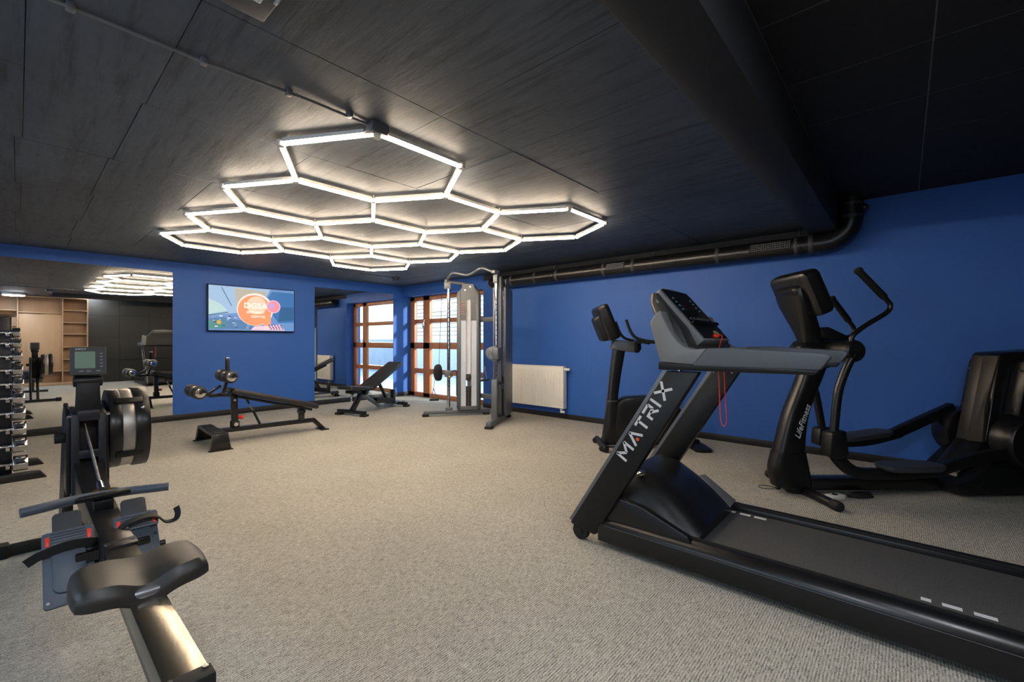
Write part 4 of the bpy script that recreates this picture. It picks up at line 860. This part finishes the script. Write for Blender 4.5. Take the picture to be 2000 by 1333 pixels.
mon = P('monitor', MB().loft([[mv(x, y, z) for y, z in rrect(0, 0, .128 * k, .136 * k, .008)] for x, k in ((-.016, .98), (-.012, 1), (.012, 1), (.03, .8))]), dkgrey, rw)
P('monitor_screen', MB().poly([mv(-.0165, y, z) for y, z in rrect(.012, .004, .072, .082, .002, 1)], mo.to_3x3() @ Vector((.002, 0, 0))), lcd, mon)
for k in range(5): P('monitor_button', MB().poly([mv(-.0175, y, z) for y, z in rrect(-.046, .035 - k * .016, .012, .006, .002, 1)], mo.to_3x3() @ Vector((.003, 0, 0))), greylit, mon)
for y in (.025, 0, -.035): P('monitor_button', MB().poly([mv(-.0175, yy2, z) for yy2, z in rrect(y, -.051, .018, .006, .002, 1)], mo.to_3x3() @ Vector((.003, 0, 0))), greylit, mon)
tmx = mo @ Matrix(((0, 0, -1, -.0165), (-1, 0, 0, .028), (0, 1, 0, .056), (0, 0, 0, 1)))
P('monitor_lettering', MB().text('IMPCT', .0125, .0004, tmx, .2, sx=1.1), lettering, mon)
P('monitor_lead', MB().tube(catmull([mv(.0, .045, -.066), (1.91, .05, .955), (1.93, .03, .93)], 4), .003, 6), rubber, rw)
# flywheel (axis across), on the right of the mast
fc = Vector((2.06, 0, .688))
def ringband(r0, r1, y0, y1, nm, m, par=None, n=48): return P(nm, MB()._lathe([(r0, 0), (r1, 0), (r1, y1 - y0), (r0, y1 - y0)], Vector((fc.x, y0, fc.z)), Vector((0, 1, 0)), n), m, par or rw, .004)
ringband(.03, .205, -.125, -.075, 'flywheel_cover', satin); ringband(.03, .210, -.235, -.175, 'flywheel_cover', satin)
fb = ringband(.15, .202, -.176, -.124, 'flywheel_mesh', M('perforated_metal', (176, 172, 166), .38, .8, var=.3, vs=300), None, 64)
for a in (132, 214):
    c = fc + Vector((cos(radians(a)) * .207, -.155, sin(radians(a)) * .207)); P('mesh_strap', MB().box(c, (.012, .11, .034), (0, -radians(a), 0)), black, fb, .003)
P('cage_bolt', MB().ball(fc + Vector((-.17, -.205, .115)), .010), chrome, rw)
P('axle_hub', MB().cyl(fc + Vector((0, -.245, 0)), fc + Vector((0, .0, 0)), .05), black, rw, .004)
P('flywheel_bracket', MB().b2((1.99, -.10, .62), (2.10, -.05, .76)), black, rw, .006)
# handle resting on its hooks, chain
hx_ = 1.32
hn = P('handle', MB().tube(catmull([(hx_ - .02, .225, .528), (hx_ - .01, .16, .530), (hx_ + .02, .09, .528), (hx_ + .03, .0, .524), (hx_ + .02, -.09, .522), (hx_ - .01, -.16, .522), (hx_ - .02, -.205, .520)], 5), .0175, 14), footp, rw)
P('handle_yoke', MB().poly([(hx_ + .0, .085, .514), (hx_ + .0, -.085, .514), (hx_ + .06, -.04, .520), (hx_ + .085, 0, .522), (hx_ + .06, .04, .520)], (0, 0, .022)), black, hn, .006)
P('chain_swivel', MB().cyl((hx_ + .07, 0, .537), (hx_ + .13, 0, .552), .012, n=10), chrome, hn); 
for sy in (-1, 1): P('yoke_bolt', MB().cyl((hx_ + .035, sy * .022, .536), (hx_ + .035, sy * .022, .545), .007, n=8), brass, hn)
P('handle_hook', MB().b2((hx_ - .01, -.03, .465), (hx_ + .05, .03, .512)), black, rw, .005)
mb = MB(); p0 = Vector((hx_ + .12, 0, .552)); p1 = Vector((1.90, .012, .745))
mb.tube([p0, p1], .0055, 6)
nlk = 42
for k in range(nlk):
    c = p0 + (p1 - p0) * (k + .5) / nlk; mb.ball(c, .0085, (1, .7, 1), 6)
P('chain', mb, steel, rw, kind='stuff')
# foot stretchers
def foot(yc, strap_tail):
    up_ = Vector((.62, 0, .80)).normalized(); nr = Vector((-.80, 0, .62)).normalized(); o = Vector((.955, yc, .27))
    def q(u, v, d): return o + Vector((0, u, 0)) + up_ * v + nr * d
    def pl(nm, pts, d0, d1, m, par): return P(nm, MB().poly([q(u, v, d0) for u, v in pts], nr * (d1 - d0)), m, par, .003)
    f = pl('foot_board', rrect(0, .140, .125, .245, .012), 0, .014, footp, rw)
    pl('heel_plate', rrect(0, .135, .082, .16, .025), .014, .026, footp, f)
    pl('toe_tab', rrect(0, .275, .075, .12, .014), .0, .010, dkgrey, f)
    hl_ = pl('heel_cup', rrect(0, .232, .128, .058, .010), .014, .036, footp, f)
    for k in range(5): pl('cup_rib', rrect(0, .212 + k * .010, .085, .003, .001, 1), .036, .038, dkgrey, f)
    for sx in (-1, 1): pl('red_clip', rrect(sx * .051, .228, .012, .034, .004), .030, .040, red, f)
    for sx in (-1, 1):
        for v in (.035, .175): P('board_bolt', MB().cyl(q(sx * .052, v, .014), q(sx * .052, v, .018), .005, n=8), chrome, f)
    if strap_tail > 0: st = [q(.068, .19, .01), q(.066, .20, .03), q(.03, .222, .06), q(-.03, .232, .062), q(-.062, .225, .045), q(-.085, .205, .03), q(-.115, .205, .03), q(-.125, .225, .035), q(-.122, .25, .04)]
    else: st = [q(.10, .178, .022), q(.085, .185, .026), q(.066, .192, .030), q(.0, .200, .046), q(-.06, .195, .034), q(-.068, .19, .01)]
    P('strap', MB().tube(catmull(st, 5), .016, prof=[(.14, .9), (-.14, .9), (-.14, -.9), (.14, -.9)]), rubber, f)
foot(.114, -1); foot(-.066, 1)
P('stretcher_bracket', MB().b2((1.02, -.10, .385), (1.10, .10, .42)), blackm, rw, .004)
P('stretcher_axle', MB().cyl((1.06, -.15, .37), (1.06, .17, .37), .012), blackm, rw)
# seat: contoured foam saddle
nu, nv = 22, 12; sx0, sx1 = .415, .645; sw = .142
def seat_top(u, v):          # u across -1..1, v along 0..1 (0 = rear)
    z = .518 + .012 * (u * u) * 1.6 + .010 * (cos(u * pi * 2) * -.5 - .5) * (1 - abs(u) * .3) + .014 * math.exp(-(u * 3.2) ** 2) * (v - .3)
    if v < .35: z -= .014 * math.exp(-(u * 3.0) ** 2) * (1 - v / .35)
    e = max(abs(u), abs(v * 2 - 1)); z -= .02 * max(0, (e - .82) / .18) ** 2
    return z
mb = MB(); grid = []
def outline(u, v):
    x = sx0 + (sx1 - sx0) * v; x += .012 * (1 - v) * math.exp(-(u * 2.6) ** 2) - .03 * v * (abs(u) ** 3) + .02 * (1 - v) * abs(u) ** 4 - .02 * v * math.exp(-(u * 3) ** 2)
    return (x, u * sw * (1 - .05 * (v * 2 - 1) ** 2))
for j in range(nv + 1):
    row = []
    for i in range(nu + 1):
        u = -1 + 2 * i / nu; v = j / nv; x, y = outline(u, v); row.append(mb.bm.verts.new((x, y, seat_top(u, v))))
    grid.append(row)
for j in range(nv):
    for i in range(nu): mb.bm.faces.new((grid[j][i], grid[j][i + 1], grid[j + 1][i + 1], grid[j + 1][i]))
per = grid[0] + [grid[j][nu] for j in range(1, nv + 1)] + grid[nv][-2::-1] + [grid[j][0] for j in range(nv - 1, 0, -1)]
cc = Vector((.53, 0, 0)); r0 = per
for dz, k in ((-.012, 1.03), (-.03, 1.03), (-.045, .97), (-.05, .9)):
    r1 = []
    for v_ in per: 
        c = Vector((cc.x + (v_.co.x - cc.x) * k, v_.co.y * k, v_.co.z + dz if dz > -.04 else .505 + dz * .5)); r1.append(mb.bm.verts.new(c))
    for i in range(len(per)): mb.bm.faces.new((r0[i], r1[i], r1[(i + 1) % len(per)], r0[(i + 1) % len(per)]))
    r0 = r1
mb.bm.faces.new(r0[::-1])
P('seat', mb, seatm, rw)
P('seat_carriage', MB().b2((.428, -.046, .462), (.62, .046, .484)), alu, rw, .004)
for x in (.44, .61): P('seat_roller', MB().cyl((x, -.05, .474), (x, .05, .474), .016), alu, rw, .003)
